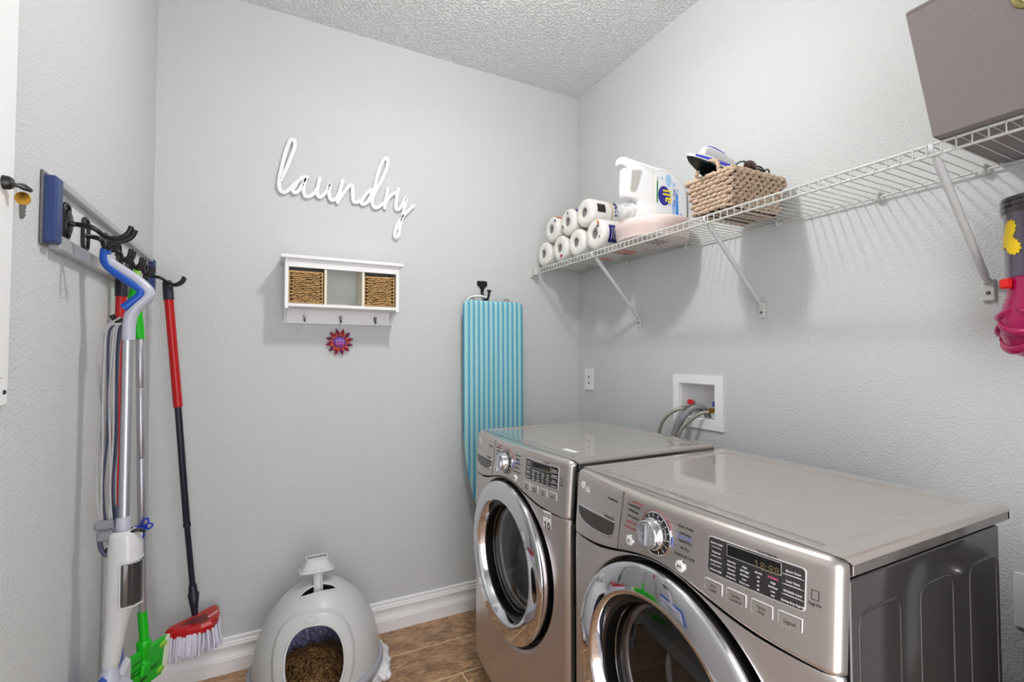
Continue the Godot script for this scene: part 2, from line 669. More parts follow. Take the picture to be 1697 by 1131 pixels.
func ceiling_lamp() -> void:
	var t := thing("ceiling_lamp", "round white flush ceiling lamp in the middle of the ceiling", "lamp", Vector3(LAMP.x, CEIL, LAMP.z))
	var g := Geo.new()
	g.lathe(PackedVector2Array([Vector2(0, 0), Vector2(0.16, 0), Vector2(0.165, -0.012), Vector2(0.16, -0.03), Vector2(0, -0.03)]), 40)
	part("base_plate", g, M.satin, t)
	g = Geo.new()
	g.lathe(PackedVector2Array([Vector2(0.145, -0.032), Vector2(0.15, -0.06), Vector2(0.14, -0.11), Vector2(0.11, -0.16), Vector2(0.06, -0.195), Vector2(0, -0.205)]), 40)
	var m := mat(Color(0.95, 0.95, 0.93), 0.3)
	m.transparency = BaseMaterial3D.TRANSPARENCY_DISABLED
	m.emission_enabled = true
	m.emission = Color(1.0, 0.98, 0.95)
	m.emission_energy_multiplier = 2.5
	part("lamp_bulb_shade", g, m, t)

# ---------------------------------------------------------------- washer and dryer
# local axes: x to the right seen from the front, y up, z out of the front; z 0.325 at the front edges
const HALF := 0.3440

func front_z(x: float, y: float) -> float:
	return 0.333 + 0.030 * max(0.0, 1.0 - pow(x / HALF, 2)) - 0.012 * max(0.0, y - 0.79) / 0.16

func seam(x: float) -> float:
	return 0.781 + 0.050 * exp(-pow(x / 0.175, 2))

func on_front(p: Vector3) -> Vector3:
	return Vector3(p.x, p.y, front_z(p.x, p.y) + p.z)

func edge_back(d: float, r: float) -> float:
	return 0.0 if d >= r else r - sqrt(max(0.0, r * r - pow(r - d, 2)))

func panel_text(g: Geo, t: String, size: float, x: float, y: float, align := 1, bold := false) -> void:
	var m := g.mark()
	g.text(t, size, 0.0004, Vector3(x, y, 0.0010), align, bold)
	g.warp(m, on_front)

func front_rect(x: float, y: float, w: float, h: float, r: float, z: float, z0 := 0.0) -> Geo:
	var g := Geo.new()
	g.rrect(Vector2(x, y), Vector2(w, h), r, z, 14, z0)
	g.warp(0, on_front)
	return g

func line_on_front(pts: Array, r: float, lift := 0.0, n := 6) -> Geo:
	var g := Geo.new()
	var c := curve(pts, n)
	var out := PackedVector3Array()
	for p in c:
		out.append(on_front(Vector3(p.x, p.y, p.z + lift)))
	g.tube(out, r, null, 6)
	return g

func washer_and_dryer() -> void:
	var w := thing("washing_machine", "grey steel front loading washing machine nearest the back wall, with small white sticker on top", "washing machine", Vector3(-0.467, 0, 0.742), -PI / 2)
	appliance(w, false)
	var d := thing("clothes_dryer", "grey steel front loading dryer nearest the camera, showing its dark glossy side panel", "dryer", Vector3(-0.492, 0, 1.496), -PI / 2)
	appliance(d, true)

func appliance(t: Node3D, dryer: bool) -> void:
	var g := Geo.new()
	# cabinet: two sides, back, bottom, inner front frame
	g.box(Vector3(0.3385, 0.468, 0.0365), Vector3(0.006, 0.90, 0.523), 0.002)
	g.box(Vector3(-0.3385, 0.468, 0.0365), Vector3(0.006, 0.90, 0.523), 0.002)
	g.box(Vector3(0, 0.468, -0.222), Vector3(0.68, 0.90, 0.006), 0.002)
	g.box(Vector3(0, 0.03, 0.02), Vector3(0.68, 0.02, 0.49), 0.002)
	g.box(Vector3(0, 0.917, 0.02), Vector3(0.67, 0.006, 0.48), 0.001)
	var cab := part("cabinet", g, M.side, t, "dark glossy side panels")
	for s in [-1, 1]:
		for a in [[0.275, 0.155], [0.089, -0.028], [-0.095, -0.21]]:
			var z1: float = a[0]
			var z0: float = a[1]
			var x: float = s * 0.3415
			var pts := PackedVector3Array()
			for p in [[z1, 0.20], [z1, 0.842], [z1 - 0.003, 0.853], [z1 - 0.013, 0.862], [z1 - 0.03, 0.864], [z0 + 0.03, 0.864], [z0 + 0.013, 0.862], [z0 + 0.003, 0.853], [z0, 0.842], [z0, 0.20], [z1, 0.20]]:
				pts.append(Vector3(x, p[1], p[0]))
			g = Geo.new()
			g.tube(pts, 0.0024, 0.0012, 6, false, Vector3(1, 0, 0))
			part("pressed_groove", g, M.side, cab)
	for sx in [-0.29, 0.29]:
		for sz in [-0.18, 0.22]:
			g = Geo.new()
			g.lathe(PackedVector2Array([Vector2(0, 0), Vector2(0.022, 0), Vector2(0.022, 0.012), Vector2(0.012, 0.014), Vector2(0.012, 0.03), Vector2(0, 0.03)]), 12, Transform3D(Basis(), Vector3(sx, 0, sz)))
			part("foot", g, M.rubber, t)
	g = Geo.new()
	for s in [-1, 1]:
		g.box(Vector3(s * 0.329, 0.49, 0.293), Vector3(0.012, 0.90, 0.03), 0.001)
	g.box(Vector3(0, 0.87, 0.285), Vector3(0.65, 0.14, 0.02), 0.001)
	part("dark_gap_filler", g, M.black_matte, t)  # black filler between panel and sides, stands in for shade in the gap
	# top panel with a raised rim round its back and sides
	g = Geo.new()
	var top_f := func(u: float, v: float) -> Vector3:
		var x := lerpf(-HALF, HALF, u)
		var dx := HALF - absf(x)
		var z := lerpf(0.310 - edge_back(dx, 0.016), -0.272, v)
		var db := z + 0.272
		var y := 0.953
		var d: float = min(dx, db)
		y -= edge_back(d, 0.012)
		var din: float = min(dx - 0.045, db - 0.055)
		din = min(din, 0.275 - z)
		y -= 0.0035 * smoothstep(0.0, 0.007, din)
		return Vector3(x, y, z)
	# sample positions crowded at the rounded edges and at the lip
	var xs := [0.0, 0.0008, 0.002, 0.0035, 0.0055, 0.008, 0.0105, 0.013, 0.03, 0.0448, 0.046, 0.0475, 0.049, 0.0505, 0.052, 0.0535, 0.08]
	var us := []
	for q in xs:
		us.append(q / (2.0 * HALF))
	for k in range(1, 12):
		us.append(lerpf(0.12, 0.88, k / 12.0))
	for k in range(xs.size() - 1, -1, -1):
		us.append(1.0 - xs[k] / (2.0 * HALF))
	var vs := [0.0, 0.010, 0.0365, 0.038, 0.0395, 0.041, 0.0425, 0.044, 0.046, 0.08]
	for k in range(1, 12):
		vs.append(lerpf(0.08, 0.50, k / 12.0))
	for q in [0.076, 0.0635, 0.062, 0.0605, 0.059, 0.0575, 0.056, 0.0545, 0.03, 0.013, 0.0105, 0.008, 0.0055, 0.0035, 0.002, 0.0008, 0.0]:
		vs.append(0.584 - q)
	g.surf(func(u: float, v: float) -> Vector3:
		return top_f.call(us[int(round(u * (us.size() - 1)))], vs[int(round(v * (vs.size() - 1)))] / 0.584), us.size() - 1, vs.size() - 1, false)
	orient(g, Vector3.UP)
	var top := part("top_panel", g, M.steel_top, t)
	g = Geo.new()
	g.box(Vector3(0, 0.9335, -0.268), Vector3(HALF * 2, 0.017, 0.008), 0.001)
	g.box(Vector3(HALF - 0.004, 0.9325, 0.0105), Vector3(0.008, 0.017, 0.565), 0.001)
	g.box(Vector3(-HALF + 0.004, 0.9325, 0.0105), Vector3(0.008, 0.017, 0.565), 0.001)
	g.box(Vector3(0, 0.923, 0.020), Vector3(HALF * 2 - 0.01, 0.006, 0.58), 0.001)
	g.box(Vector3(0, 0.9505, 0.3085), Vector3(HALF * 2 - 0.04, 0.005, 0.002), 0.0005)
	part("shaded_top_edge", g, mat(Color(0.52, 0.495, 0.48), 0.12, 0.6), top)  # same paint as the top, darkened in place of its dark reflection
	# control panel: wraps round the front edges and over the top edge
	g = Geo.new()
	var cp := func(u: float, v: float) -> Vector3:
		var a := u * 2.0 - 1.0
		var x := HALF * signf(a) * minf(1.0, absf(a) * 1.08)
		var wrap: float = max(0.0, absf(a) * 1.08 - 1.0) / 0.08
		var d := HALF - absf(x)
		var y0 := seam(x) + 0.0002
		var y := 0.0
		var inset := 0.0
		if v < 0.05:
			var q := v / 0.05
			inset = 0.0018 * (1.0 - q)
			y = y0 + 0.003 * q
		elif v < 0.7:
			y = lerpf(y0 + 0.003, 0.934, (v - 0.05) / 0.65)
		elif v < 0.9:
			var th := (v - 0.7) / 0.2 * PI / 2
			y = 0.934 + 0.0185 * sin(th)
			inset = 0.0185 * (1.0 - cos(th))
		else:
			y = 0.9525 - 0.0005 * (v - 0.9) / 0.1
			inset = 0.0185 + (v - 0.9) / 0.1 * 0.060 * (1.0 - pow(absf(x) / HALF, 2.0)) + (v - 0.9) / 0.1 * 0.004
		var z := front_z(x, y) - edge_back(d, 0.016) - inset - wrap * 0.004
		var xx: float = x - signf(x) * inset * smoothstep(0.03, 0.0, d)
		return Vector3(xx, y, z)
	g.surf(cp, 110, 44, false)
	orient(g, Vector3(0, 0, 1))
	var panel := part("control_panel", g, M.steel, t)
	# lower front with the round opening for the door
	g = Geo.new()
	var cx := 0.005
	var cy := 0.553
	var hole := 0.2735
	var fp := func(u: float, v: float) -> Vector3:
		var th := u * TAU
		var dir := Vector2(cos(th), sin(th))
		var tt := 1e9
		if absf(dir.x) > 1e-5:
			tt = min(tt, ((HALF if dir.x > 0.0 else -HALF) - cx) / dir.x)
		if dir.y < 0.0:
			tt = min(tt, (0.055 - cy) / dir.y)
		else:
			for it in 12:
				var lim: float = (seam(cx + dir.x * minf(tt, 0.6)) - 0.0015 - cy) / maxf(dir.y, 1e-5)
				tt = min(tt, lim) if it > 0 else min(tt, lim + 0.05)
		tt = max(tt, hole + 0.003)
		var k := v
		var rad := 0.0
		var dip := 0.0
		var back := 0.0
		if v < 0.1:
			rad = hole - 0.003 + 0.006 * v / 0.1
			dip = 0.03 * pow(1.0 - v / 0.1, 2)
		elif v < 0.92:
			k = 1.0 - pow(1.0 - (v - 0.1) / 0.82, 1.8)
			rad = lerpf(hole + 0.003, tt, k)
		else:
			rad = tt
			back = (v - 0.92) / 0.08 * 0.004
		var p := Vector2(cx, cy) + dir * rad
		var d: float = HALF - absf(p.x)
		var z := front_z(p.x, 0.5) - edge_back(max(d, 0.0), 0.018) - dip - back
		var ds := seam(p.x) - 0.0015 - p.y
		z -= edge_back(max(ds, 0.0), 0.004) * 0.7
		return Vector3(p.x, p.y, z)
	g.surf(fp, 180, 40, false)
	orient(g, Vector3(0, 0, 1))
	part("front_panel", g, M.steel, t)
	door(t, cx, cy, dryer)
	controls(panel, dryer)
	if not dryer:
		g = Geo.new()
		g.box(Vector3(0, 0, 0), Vector3(0.066, 0.0006, 0.026))
		g.xform(0, Transform3D(Basis(Vector3.UP, deg_to_rad(4)), Vector3(0.205, 0.9505, 0.232)))
		part("sticker", g, M.white, t, "small white sticker on top")
		g = front_rect(0.251, 0.760, 0.037, 0.050, 0.001, 0.0006)
		var s := part("warranty_sticker", g, M.white, t, "white sticker with a large 10")
		g = Geo.new()
		for a in [["YEAR WARRANTY", 0.0032, 0.776], ["Direct Drive", 0.0046, 0.7695]]:
			panel_text(g, a[0], a[1], 0.251, a[2], 1, true)
		panel_text(g, "10", 0.021, 0.251, 0.7425, 1, true)
		part("printed_lettering", g, M.black, s)

func orient(g: Geo, outward: Vector3) -> void:
	var n := Vector3.ZERO
	for i in range(0, g.v.size(), 3):
		n += (g.v[i + 1] - g.v[i]).cross(g.v[i + 2] - g.v[i])
	if n.dot(outward) > 0.0:
		g.flip(0)

func door(t: Node3D, cx: float, cy: float, dryer: bool) -> void:
	var tr := Transform3D(Basis(Vector3.RIGHT, PI / 2), Vector3(cx, cy, 0))
	var g := Geo.new()
	var pr := PackedVector2Array()
	for p in [[0.262, 0.352], [0.2645, 0.368], [0.2644, 0.373], [0.2630, 0.3765], [0.2595, 0.3788], [0.254, 0.3805], [0.244, 0.3825], [0.232, 0.3846], [0.220, 0.3863], [0.211, 0.3874], [0.2055, 0.3878], [0.2022, 0.3870], [0.1998, 0.3845], [0.1960, 0.3760], [0.1910, 0.362], [0.1858, 0.345], [0.182, 0.333], [0.178, 0.328]]:
		pr.append(Vector2(p[0], p[1]))
	g.lathe(pr, 128, tr)
	var dr := part("door", g, M.chrome, t, "round chrome door ring")
	g = Geo.new()
	g.lathe(PackedVector2Array([Vector2(0.258, 0.29), Vector2(0.2585, 0.360), Vector2(0.18, 0.360), Vector2(0.18, 0.29)]), 96, tr)
	part("door_seal", g, M.black, dr)
	g = Geo.new()
	g.lathe(PackedVector2Array([Vector2(0.24, 0.312), Vector2(0.283, 0.312), Vector2(0.283, 0.322), Vector2(0.24, 0.328)]), 96, tr)
	part("door_recess", g, M.black, dr)
	# window pane, a shallow dome
	g = Geo.new()
	var dome := PackedVector2Array()
	for i in 13:
		var a := float(i) / 12
		dome.append(Vector2(0.181 * cos(a * PI / 2), 0.332 + 0.020 * sin(a * PI / 2)))
	g.lathe(dome, 96, tr)
	part("door_window", g, M.door_glass, dr, "dark glass window")
	# deep inner bowl and its rim
	g = Geo.new()
	var bowl := PackedVector2Array()
	for i in 15:
		var a := float(i) / 14 * PI / 2
		bowl.append(Vector2(0.158 * pow(cos(a), 0.6), 0.300 - 0.13 * pow(sin(a), 1.2)))
	g.lathe(bowl, 64, tr)
	part("door_bowl", g, M.bowl_glass, dr)
	g = Geo.new()
	var rim := PackedVector3Array()
	for i in 65:
		var a := TAU * i / 64
		rim.append(Vector3(cx + 0.168 * cos(a), cy + 0.168 * sin(a), 0.305))
	g.tube(rim, 0.008, 0.011, 8, false)
	part("bowl_rim", g, M.satin, dr)
	# drum behind
	g = Geo.new()
	g.lathe(PackedVector2Array([Vector2(0.25, 0.27), Vector2(0.25, -0.16), Vector2(0.0, -0.16)]), 64, tr, false)
	for k in 3:
		var a := TAU * k / 3 + 0.4
		g.tube(seg(Vector3(cx + 0.235 * cos(a), cy + 0.235 * sin(a), 0.22), Vector3(cx + 0.235 * cos(a), cy + 0.235 * sin(a), -0.14)), 0.022, 0.022, 8)
	part("drum", g, M.drum, t)
	g = Geo.new()
	for rr in [[0.215, 0.268, 0.02], [0.238, 0.285, 0.016], [0.255, 0.262, 0.014]]:
		var ring := PackedVector3Array()
		for i in 65:
			var a := TAU * i / 64
			ring.append(Vector3(cx + rr[0] * cos(a), cy + rr[0] * sin(a), rr[1]))
		g.tube(ring, rr[2], null, 8, false)
	part("drum_gasket", g, M.rubber, t)

func controls(panel: Node3D, dryer: bool) -> void:
	# dark display, its frame and prints
	var g := Geo.new()
	var dx := 0.2105
	var dy := 0.892
	part("display_frame", front_rect(dx, dy, 0.1712, 0.0662, 0.006, 0.0012), M.print_light, panel)
	part("display", front_rect(dx, dy, 0.1685, 0.0635, 0.0055, 0.0018), M.display, panel, "dark display panel")
	part("display_centre", front_rect(dx - 0.001, dy, 0.101, 0.0632, 0.001, 0.0020), mat(Color(0.10, 0.085, 0.085), 0.2, 0.0, 1.0), panel)
	part("lcd_frame", front_rect(dx + 0.001, dy + 0.0195, 0.096, 0.0205, 0.0012, 0.0022), M.print_light, panel)
	part("lcd", front_rect(dx + 0.001, dy + 0.0195, 0.0945, 0.019, 0.001, 0.0024), M.lcd, panel)
	g = Geo.new()
	var m := g.mark()
	g.text("18:88", 0.0125, 0.0003, Vector3(dx + 0.025, dy + 0.013, 0.0027))
	g.warp(m, on_front)
	part("display_digits", g, M.digit, panel)
	g = Geo.new()
	var sides_l := ["Reduce Static", "Easy Iron", "Energy Saver", "Custom PGM"]
	var sides_r := ["More Time", "Less Time", "Wrinkle Care", "Damp Dry Signal"]
	if not dryer:
		sides_l = ["Pre Wash", "Rinse+Spin", "Delay Wash", "Custom PGM"]
		sides_r = ["Tub Clean", "Extra Rinse", "Steam", "Fresh Care"]
	for k in 4:
		var yy := dy + 0.0225 - k * 0.0158
		m = g.mark()
		g.text(sides_l[k], 0.0028, 0.0003, Vector3(dx - 0.068, yy, 0.0021), 1, true)
		g.text(sides_r[k], 0.0032, 0.0003, Vector3(dx + 0.067, yy - 0.002, 0.0021), 1, true)
		g.warp(m, on_front)
		if k < 3:
			m = g.mark()
			g.box(Vector3(dx - 0.068, yy - 0.0068, 0.0021), Vector3(0.020, 0.0008, 0.0004))
			g.box(Vector3(dx + 0.067, yy - 0.0075, 0.0021), Vector3(0.025, 0.0011, 0.0004))
			g.box(Vector3(dx + 0.067, yy - 0.0080, 0.0020), Vector3(0.033, 0.0005, 0.0004))
			g.warp(m, on_front)
	var cols := [["Very Dry", "More Dry", "Normal", "Less Dry", "Damp Dry"], ["High", "Mid High", "Medium", "Low", "Ultra Low"], ["60 min", "50", "40", "30", "20"], ["", "High", "Medium", "Low", "Off"]]
	if not dryer:
		cols = [["Extra High", "High", "Medium", "Low", "No Spin"], ["Extra Hot", "Hot", "Warm", "Cold", "Tap Cold"], ["Heavy", "Normal", "Light", "On", "Off"], ["Steam", "High", "Medium", "Low", "Off"]]
	for c in 4:
		for k in 5:
			if cols[c][k] != "":
				m = g.mark()
				g.text(cols[c][k], 0.0028, 0.0003, Vector3(dx - 0.037 + c * 0.0245, dy + 0.001 - k * 0.0068 - c * 0.0004, 0.0023), 1, true)
				g.warp(m, on_front)
	part("display_lettering", g, M.print_light, panel)
	if dryer:
		g = Geo.new()
		m = g.mark()
		g.text("SIGNAL", 0.0036, 0.0003, Vector3(dx + 0.0365, dy + 0.001, 0.0023), 1, true)
		g.warp(m, on_front)
		part("red_lettering", g, M.print_pink, panel)
	# four keys below the display
	var names := [["Dry", "Level"], ["Temp.", "Control"], ["Time", "Dry"], ["Signal", ""]]
	if not dryer:
		names = [["Wash", "Temp"], ["Spin", "Speed"], ["Soil", "Level"], ["Signal", ""]]
	for k in 4:
		var kx := 0.1385 + k * 0.0453
		var b := part("button", front_rect(kx, 0.8365, 0.0362, 0.0212, 0.0015, 0.0022), M.print_light, panel)
		part("button_gap", front_rect(kx + 0.0002, 0.8362, 0.0342, 0.0192, 0.0012, 0.0024), M.black, b)
		part("button_face", front_rect(kx + 0.0001, 0.8363, 0.0330, 0.0180, 0.0012, 0.0027), M.steel, b)
		# dark print on the key
		g = Geo.new()
		m = g.mark()
		if names[k][1] == "":
			g.text(names[k][0], 0.0052, 0.0003, Vector3(kx, 0.8338, 0.0029), 1, false)
		else:
			g.text(names[k][0], 0.0048, 0.0003, Vector3(kx, 0.8378, 0.0029), 1, false)
			g.text(names[k][1], 0.0048, 0.0003, Vector3(kx, 0.8302, 0.0029), 1, false)
		g.warp(m, on_front)
		part("button_lettering", g, M.print_dark, b)
	# dark lettering round the dial
	g = Geo.new()
	var kx0 := -0.006
	var ky0 := 0.886
	var left := [["Cotton/Normal", 0.9225], ["Bulky/Large", 0.9105], ["Anti Bacterial", 0.8975]]
	var right := [["Perm. Press", 0.921], ["Delicates", 0.908], ["Speed Dry", 0.894], ["Air Dry", 0.8805], ["Download Cycle", 0.866]]
	if not dryer:
		right = [["Perm. Press", 0.921], ["Delicates", 0.908], ["Speed Wash", 0.894], ["Tub Clean", 0.8805], ["Download Cycle", 0.866]]
	for a in left:
		panel_text(g, a[0], 0.0046, -0.079, a[1])
	for a in right:
		panel_text(g, a[0], 0.0050, 0.071, a[1])
	panel_text(g, "TrueSteam" if not dryer else "SteamFresh", 0.005, -0.158, 0.915, 1, true)
	panel_text(g, "Sensor Dry" if dryer else "Direct Drive", 0.0062, -0.168, 0.8705)
	panel_text(g, "Smart Diagnosis", 0.0032, 0.235, 0.9275)
	panel_text(g, "Tag On", 0.0042, 0.309, 0.876)
	var tagbox := g.mark()
	for q in [[0, 0.008, 0.010, 0.0008], [0, -0.006, 0.010, 0.0008], [-0.005, 0.001, 0.0008, 0.0145], [0.005, 0.001, 0.0008, 0.0145]]:
		g.box(Vector3(0.309 + q[0], 0.889 + q[1], 0.0005), Vector3(q[2], q[3], 0.0004))
	g.warp(tagbox, on_front)
	for a in [[0.024, 0.920, 0.047, 0.920], [0.040, 0.907, 0.054, 0.908], [0.042, 0.893, 0.052, 0.894], [0.040, 0.880, 0.054, 0.8805]]:
		var mm := g.mark()
		g.tube(seg(Vector3(a[0], a[1], 0.0003), Vector3(a[2], a[3], 0.0003)), 0.0003, null, 4)
		g.warp(mm, on_front)
	part("printed_lettering", g, M.print_dark, panel)
	g = Geo.new()
	panel_text(g, "Heavy Duty", 0.005, -0.066, 0.932)
	panel_text(g, "Steam Fresh", 0.0046, -0.083, 0.8845)
	panel_text(g, "Steam Sanitary", 0.0046, -0.085, 0.872)
	var arc := PackedVector3Array()
	for i in 25:
		var a := deg_to_rad(lerpf(25.0, 165.0, float(i) / 24))
		arc.append(on_front(Vector3(kx0 + 0.0475 * cos(a), ky0 + 0.0475 * sin(a), 0.0005)))
	g.tube(arc, 0.0009, 0.0004, 4)
	part("red_dial_lettering", g, M.print_red, panel)
	g = Geo.new()
	panel_text(g, "SENSOR DRY" if dryer else "COLDWASH", 0.0042, 0.070, 0.901)
	arc = PackedVector3Array()
	for i in 9:
		var a := deg_to_rad(lerpf(-14.0, 8.0, float(i) / 8))
		arc.append(on_front(Vector3(kx0 + 0.0465 * cos(a), ky0 + 0.0465 * sin(a), 0.0005)))
	g.tube(arc, 0.0016, 0.0004, 4)
	part("blue_dial_lettering", g, M.print_blue, panel)
	# maker's emblem: round face and two letters
	g = Geo.new()
	g.lathe(PackedVector2Array([Vector2(0, 0.0012), Vector2(0.0092, 0.0012), Vector2(0.0096, 0.0006), Vector2(0.0096, 0)]), 28, Transform3D(Basis(Vector3.RIGHT, PI / 2), on_front(Vector3(-0.300, 0.914, 0))))
	m = g.mark()
	g.text("LG", 0.0125, 0.0008, Vector3(-0.2865, 0.9085, 0.0010), 0, true)
	g.warp(m, on_front)
	var logo := part("emblem", g, mat(Color(0.97, 0.97, 0.97), 0.5), panel, "round face emblem and the letters LG")
	g = Geo.new()
	m = g.mark()
	for q in [[0.0, 0.0, 0.0014, 0.0075], [0.0015, -0.0035, 0.004, 0.0012], [0.0, 0.0055, 0.0028, 0.0012]]:
		g.box(Vector3(-0.300 + q[0], 0.914 + q[1], 0.0014), Vector3(q[2], q[3], 0.0005))
	g.box(Vector3(-0.3042, 0.9165, 0.0014), Vector3(0.0022, 0.0022, 0.0005))
	g.warp(m, on_front)
	part("emblem_line", g, M.steel, logo)
	# drawer on the left with a sunken finger pull
	g = line_on_front([Vector3(-0.117, 0.944, 0), Vector3(-0.121, 0.90, 0), Vector3(-0.127, 0.855, 0), Vector3(-0.130, 0.812, 0)], 0.0009, 0.0)
	part("drawer_gap", g, M.black, panel)
	g = Geo.new()
	var pull := PackedVector2Array()
	for p in [[-0.322, 0.859], [-0.28, 0.8605], [-0.21, 0.863], [-0.149, 0.8655], [-0.150, 0.85], [-0.154, 0.835], [-0.163, 0.829], [-0.20, 0.824], [-0.24, 0.8225], [-0.28, 0.825], [-0.305, 0.831], [-0.315, 0.84]]:
		pull.append(Vector2(p[0], p[1]))
	# pocket: steps back only slightly; dark colour stands in for its shade
	var mid := Vector2(-0.235, 0.847)
	var nn := pull.size() * 4
	var closed := PackedVector2Array()
	for i in pull.size():
		for k in 4:
			closed.append(pull[i].lerp(pull[(i + 1) % pull.size()], k / 4.0))
	g.surf(func(u: float, v: float) -> Vector3:
		var p: Vector2 = closed[int(round(u * nn)) % nn].lerp(mid, v)
		var e := smoothstep(0.0, 0.3, v)
		return on_front(Vector3(p.x, p.y, 0.0016 - 0.0010 * e)), nn, 6, false, false)
	orient(g, Vector3(0, 0, 1))
	var dp := part("drawer_pull", g, mat(Color(0.36, 0.34, 0.325), 0.16, 0.9), panel, "sunken finger pull of the drawer")
	g = line_on_front([Vector3(-0.322, 0.8595, 0), Vector3(-0.28, 0.861, 0), Vector3(-0.21, 0.8635, 0), Vector3(-0.149, 0.866, 0)], 0.0023, 0.001)
	part("pull_lip", g, M.chrome, dp)
	g = line_on_front([Vector3(-0.324, 0.858, 0), Vector3(-0.317, 0.841, 0), Vector3(-0.305, 0.830, 0), Vector3(-0.28, 0.8235, 0), Vector3(-0.24, 0.821, 0), Vector3(-0.20, 0.8225, 0), Vector3(-0.163, 0.8275, 0), Vector3(-0.1525, 0.835, 0)], 0.0026, 0.0005)
	part("pull_rim", g, M.satin, dp)
	# round buttons
	for a in [[-0.086, 0.8455, "power_button"], [0.063, 0.8455, "start_button"]]:
		var tr := Transform3D(Basis(Vector3.RIGHT, PI / 2), on_front(Vector3(a[0], a[1], 0)))
		g = Geo.new()
		g.lathe(PackedVector2Array([Vector2(0, 0.0045), Vector2(0.009, 0.0045), Vector2(0.0105, 0.0035), Vector2(0.0112, 0.002), Vector2(0.0112, 0)]), 28, tr)
		var bt := part(a[2], g, M.white_gloss, panel, "round white button")
		g = Geo.new()
		g.lathe(PackedVector2Array([Vector2(0.0112, 0.001), Vector2(0.0125, 0.0025), Vector2(0.0132, 0.0)]), 28, tr)
		part("button_ring", g, M.chrome, bt)
		g = Geo.new()
		if a[2] == "power_button":
			var o := PackedVector3Array()
			for i in 21:
				var th := TAU * i / 20
				o.append(on_front(Vector3(a[0] + 0.0034 * cos(th), a[1] + 0.0034 * sin(th), 0.0047)))
			g.tube(o, 0.0006, 0.0003, 4)
			var mb := g.mark()
			g.box(Vector3(a[0], a[1], 0.0047), Vector3(0.0009, 0.004, 0.0004))
			g.warp(mb, on_front)
		else:
			var mb := g.mark()
			g.extrude(PackedVector2Array([Vector2(-0.0042, -0.0035), Vector2(-0.0002, 0.0), Vector2(-0.0042, 0.0035)]), 0.0, 0.0004, 0.0, Transform3D(Basis(), Vector3(a[0], a[1], 0.0046)))
			for sx in [0.0015, 0.0036]:
				g.box(Vector3(a[0] + sx, a[1], 0.0048), Vector3(0.0011, 0.0062, 0.0004))
			g.warp(mb, on_front)
		part("button_symbol", g, M.print_dark, bt)
	# dial
	var base := on_front(Vector3(kx0, ky0, 0))
	var slope := Basis(Vector3.RIGHT, PI / 2 - 0.075)
	var tk := Transform3D(slope, base)
	g = Geo.new()
	g.lathe(PackedVector2Array([Vector2(0, 0.0035), Vector2(0.041, 0.0035), Vector2(0.0425, 0.0025), Vector2(0.0425, -0.004)]), 48, tk)
	var dial := part("dial_plate", g, mat(Color(0.13, 0.11, 0.11), 0.3, 0.3, 0.8), panel, "dark dial plate with white ticks")
	g = Geo.new()
	g.lathe(PackedVector2Array([Vector2(0.0415, 0.0036), Vector2(0.0428, 0.0048), Vector2(0.0442, 0.0036), Vector2(0.0446, -0.003)]), 48, tk)
	part("dial_ring", g, M.chrome, dial)
	g = Geo.new()
	for i in 16:
		var a := deg_to_rad(-70.0 + 320.0 * i / 15)
		g.box(Vector3(0.0372 * cos(a), 0.0038, -0.0372 * sin(a)), Vector3(0.006, 0.0006, 0.0012), 0.0, Transform3D(Basis(), Vector3.ZERO))
		var mk := g.v.size() - 36
		var c0 := Vector3(0.0372 * cos(a), 0.0038, -0.0372 * sin(a))
		g.xform(mk, Transform3D(Basis(), c0) * Transform3D(Basis(Vector3.UP, a), Vector3.ZERO) * Transform3D(Basis(), -c0))
	g.xform(0, tk)
	part("dial_tick", g, M.print_light, dial)
	g = Geo.new()
	g.lathe(PackedVector2Array([Vector2(0.0325, 0.003), Vector2(0.0325, 0.012), Vector2(0.0305, 0.0135), Vector2(0.0295, 0.016), Vector2(0.0290, 0.028), Vector2(0.0275, 0.0305), Vector2(0.0255, 0.0312), Vector2(0.0225, 0.0300), Vector2(0.0, 0.0296)]), 48, tk)
	var knob := part("knob", g, M.chrome, panel, "silver dial knob with a raised grip bar")
	g = Geo.new()
	g.box(Vector3(0, 0.0315, 0), Vector3(0.009, 0.0055, 0.046), 0.0025, tk)
	part("knob_grip", g, M.satin, knob)

# ---------------------------------------------------------------- wire shelf
const SHELF_Y := 1.719
const SHELF_X := -0.30

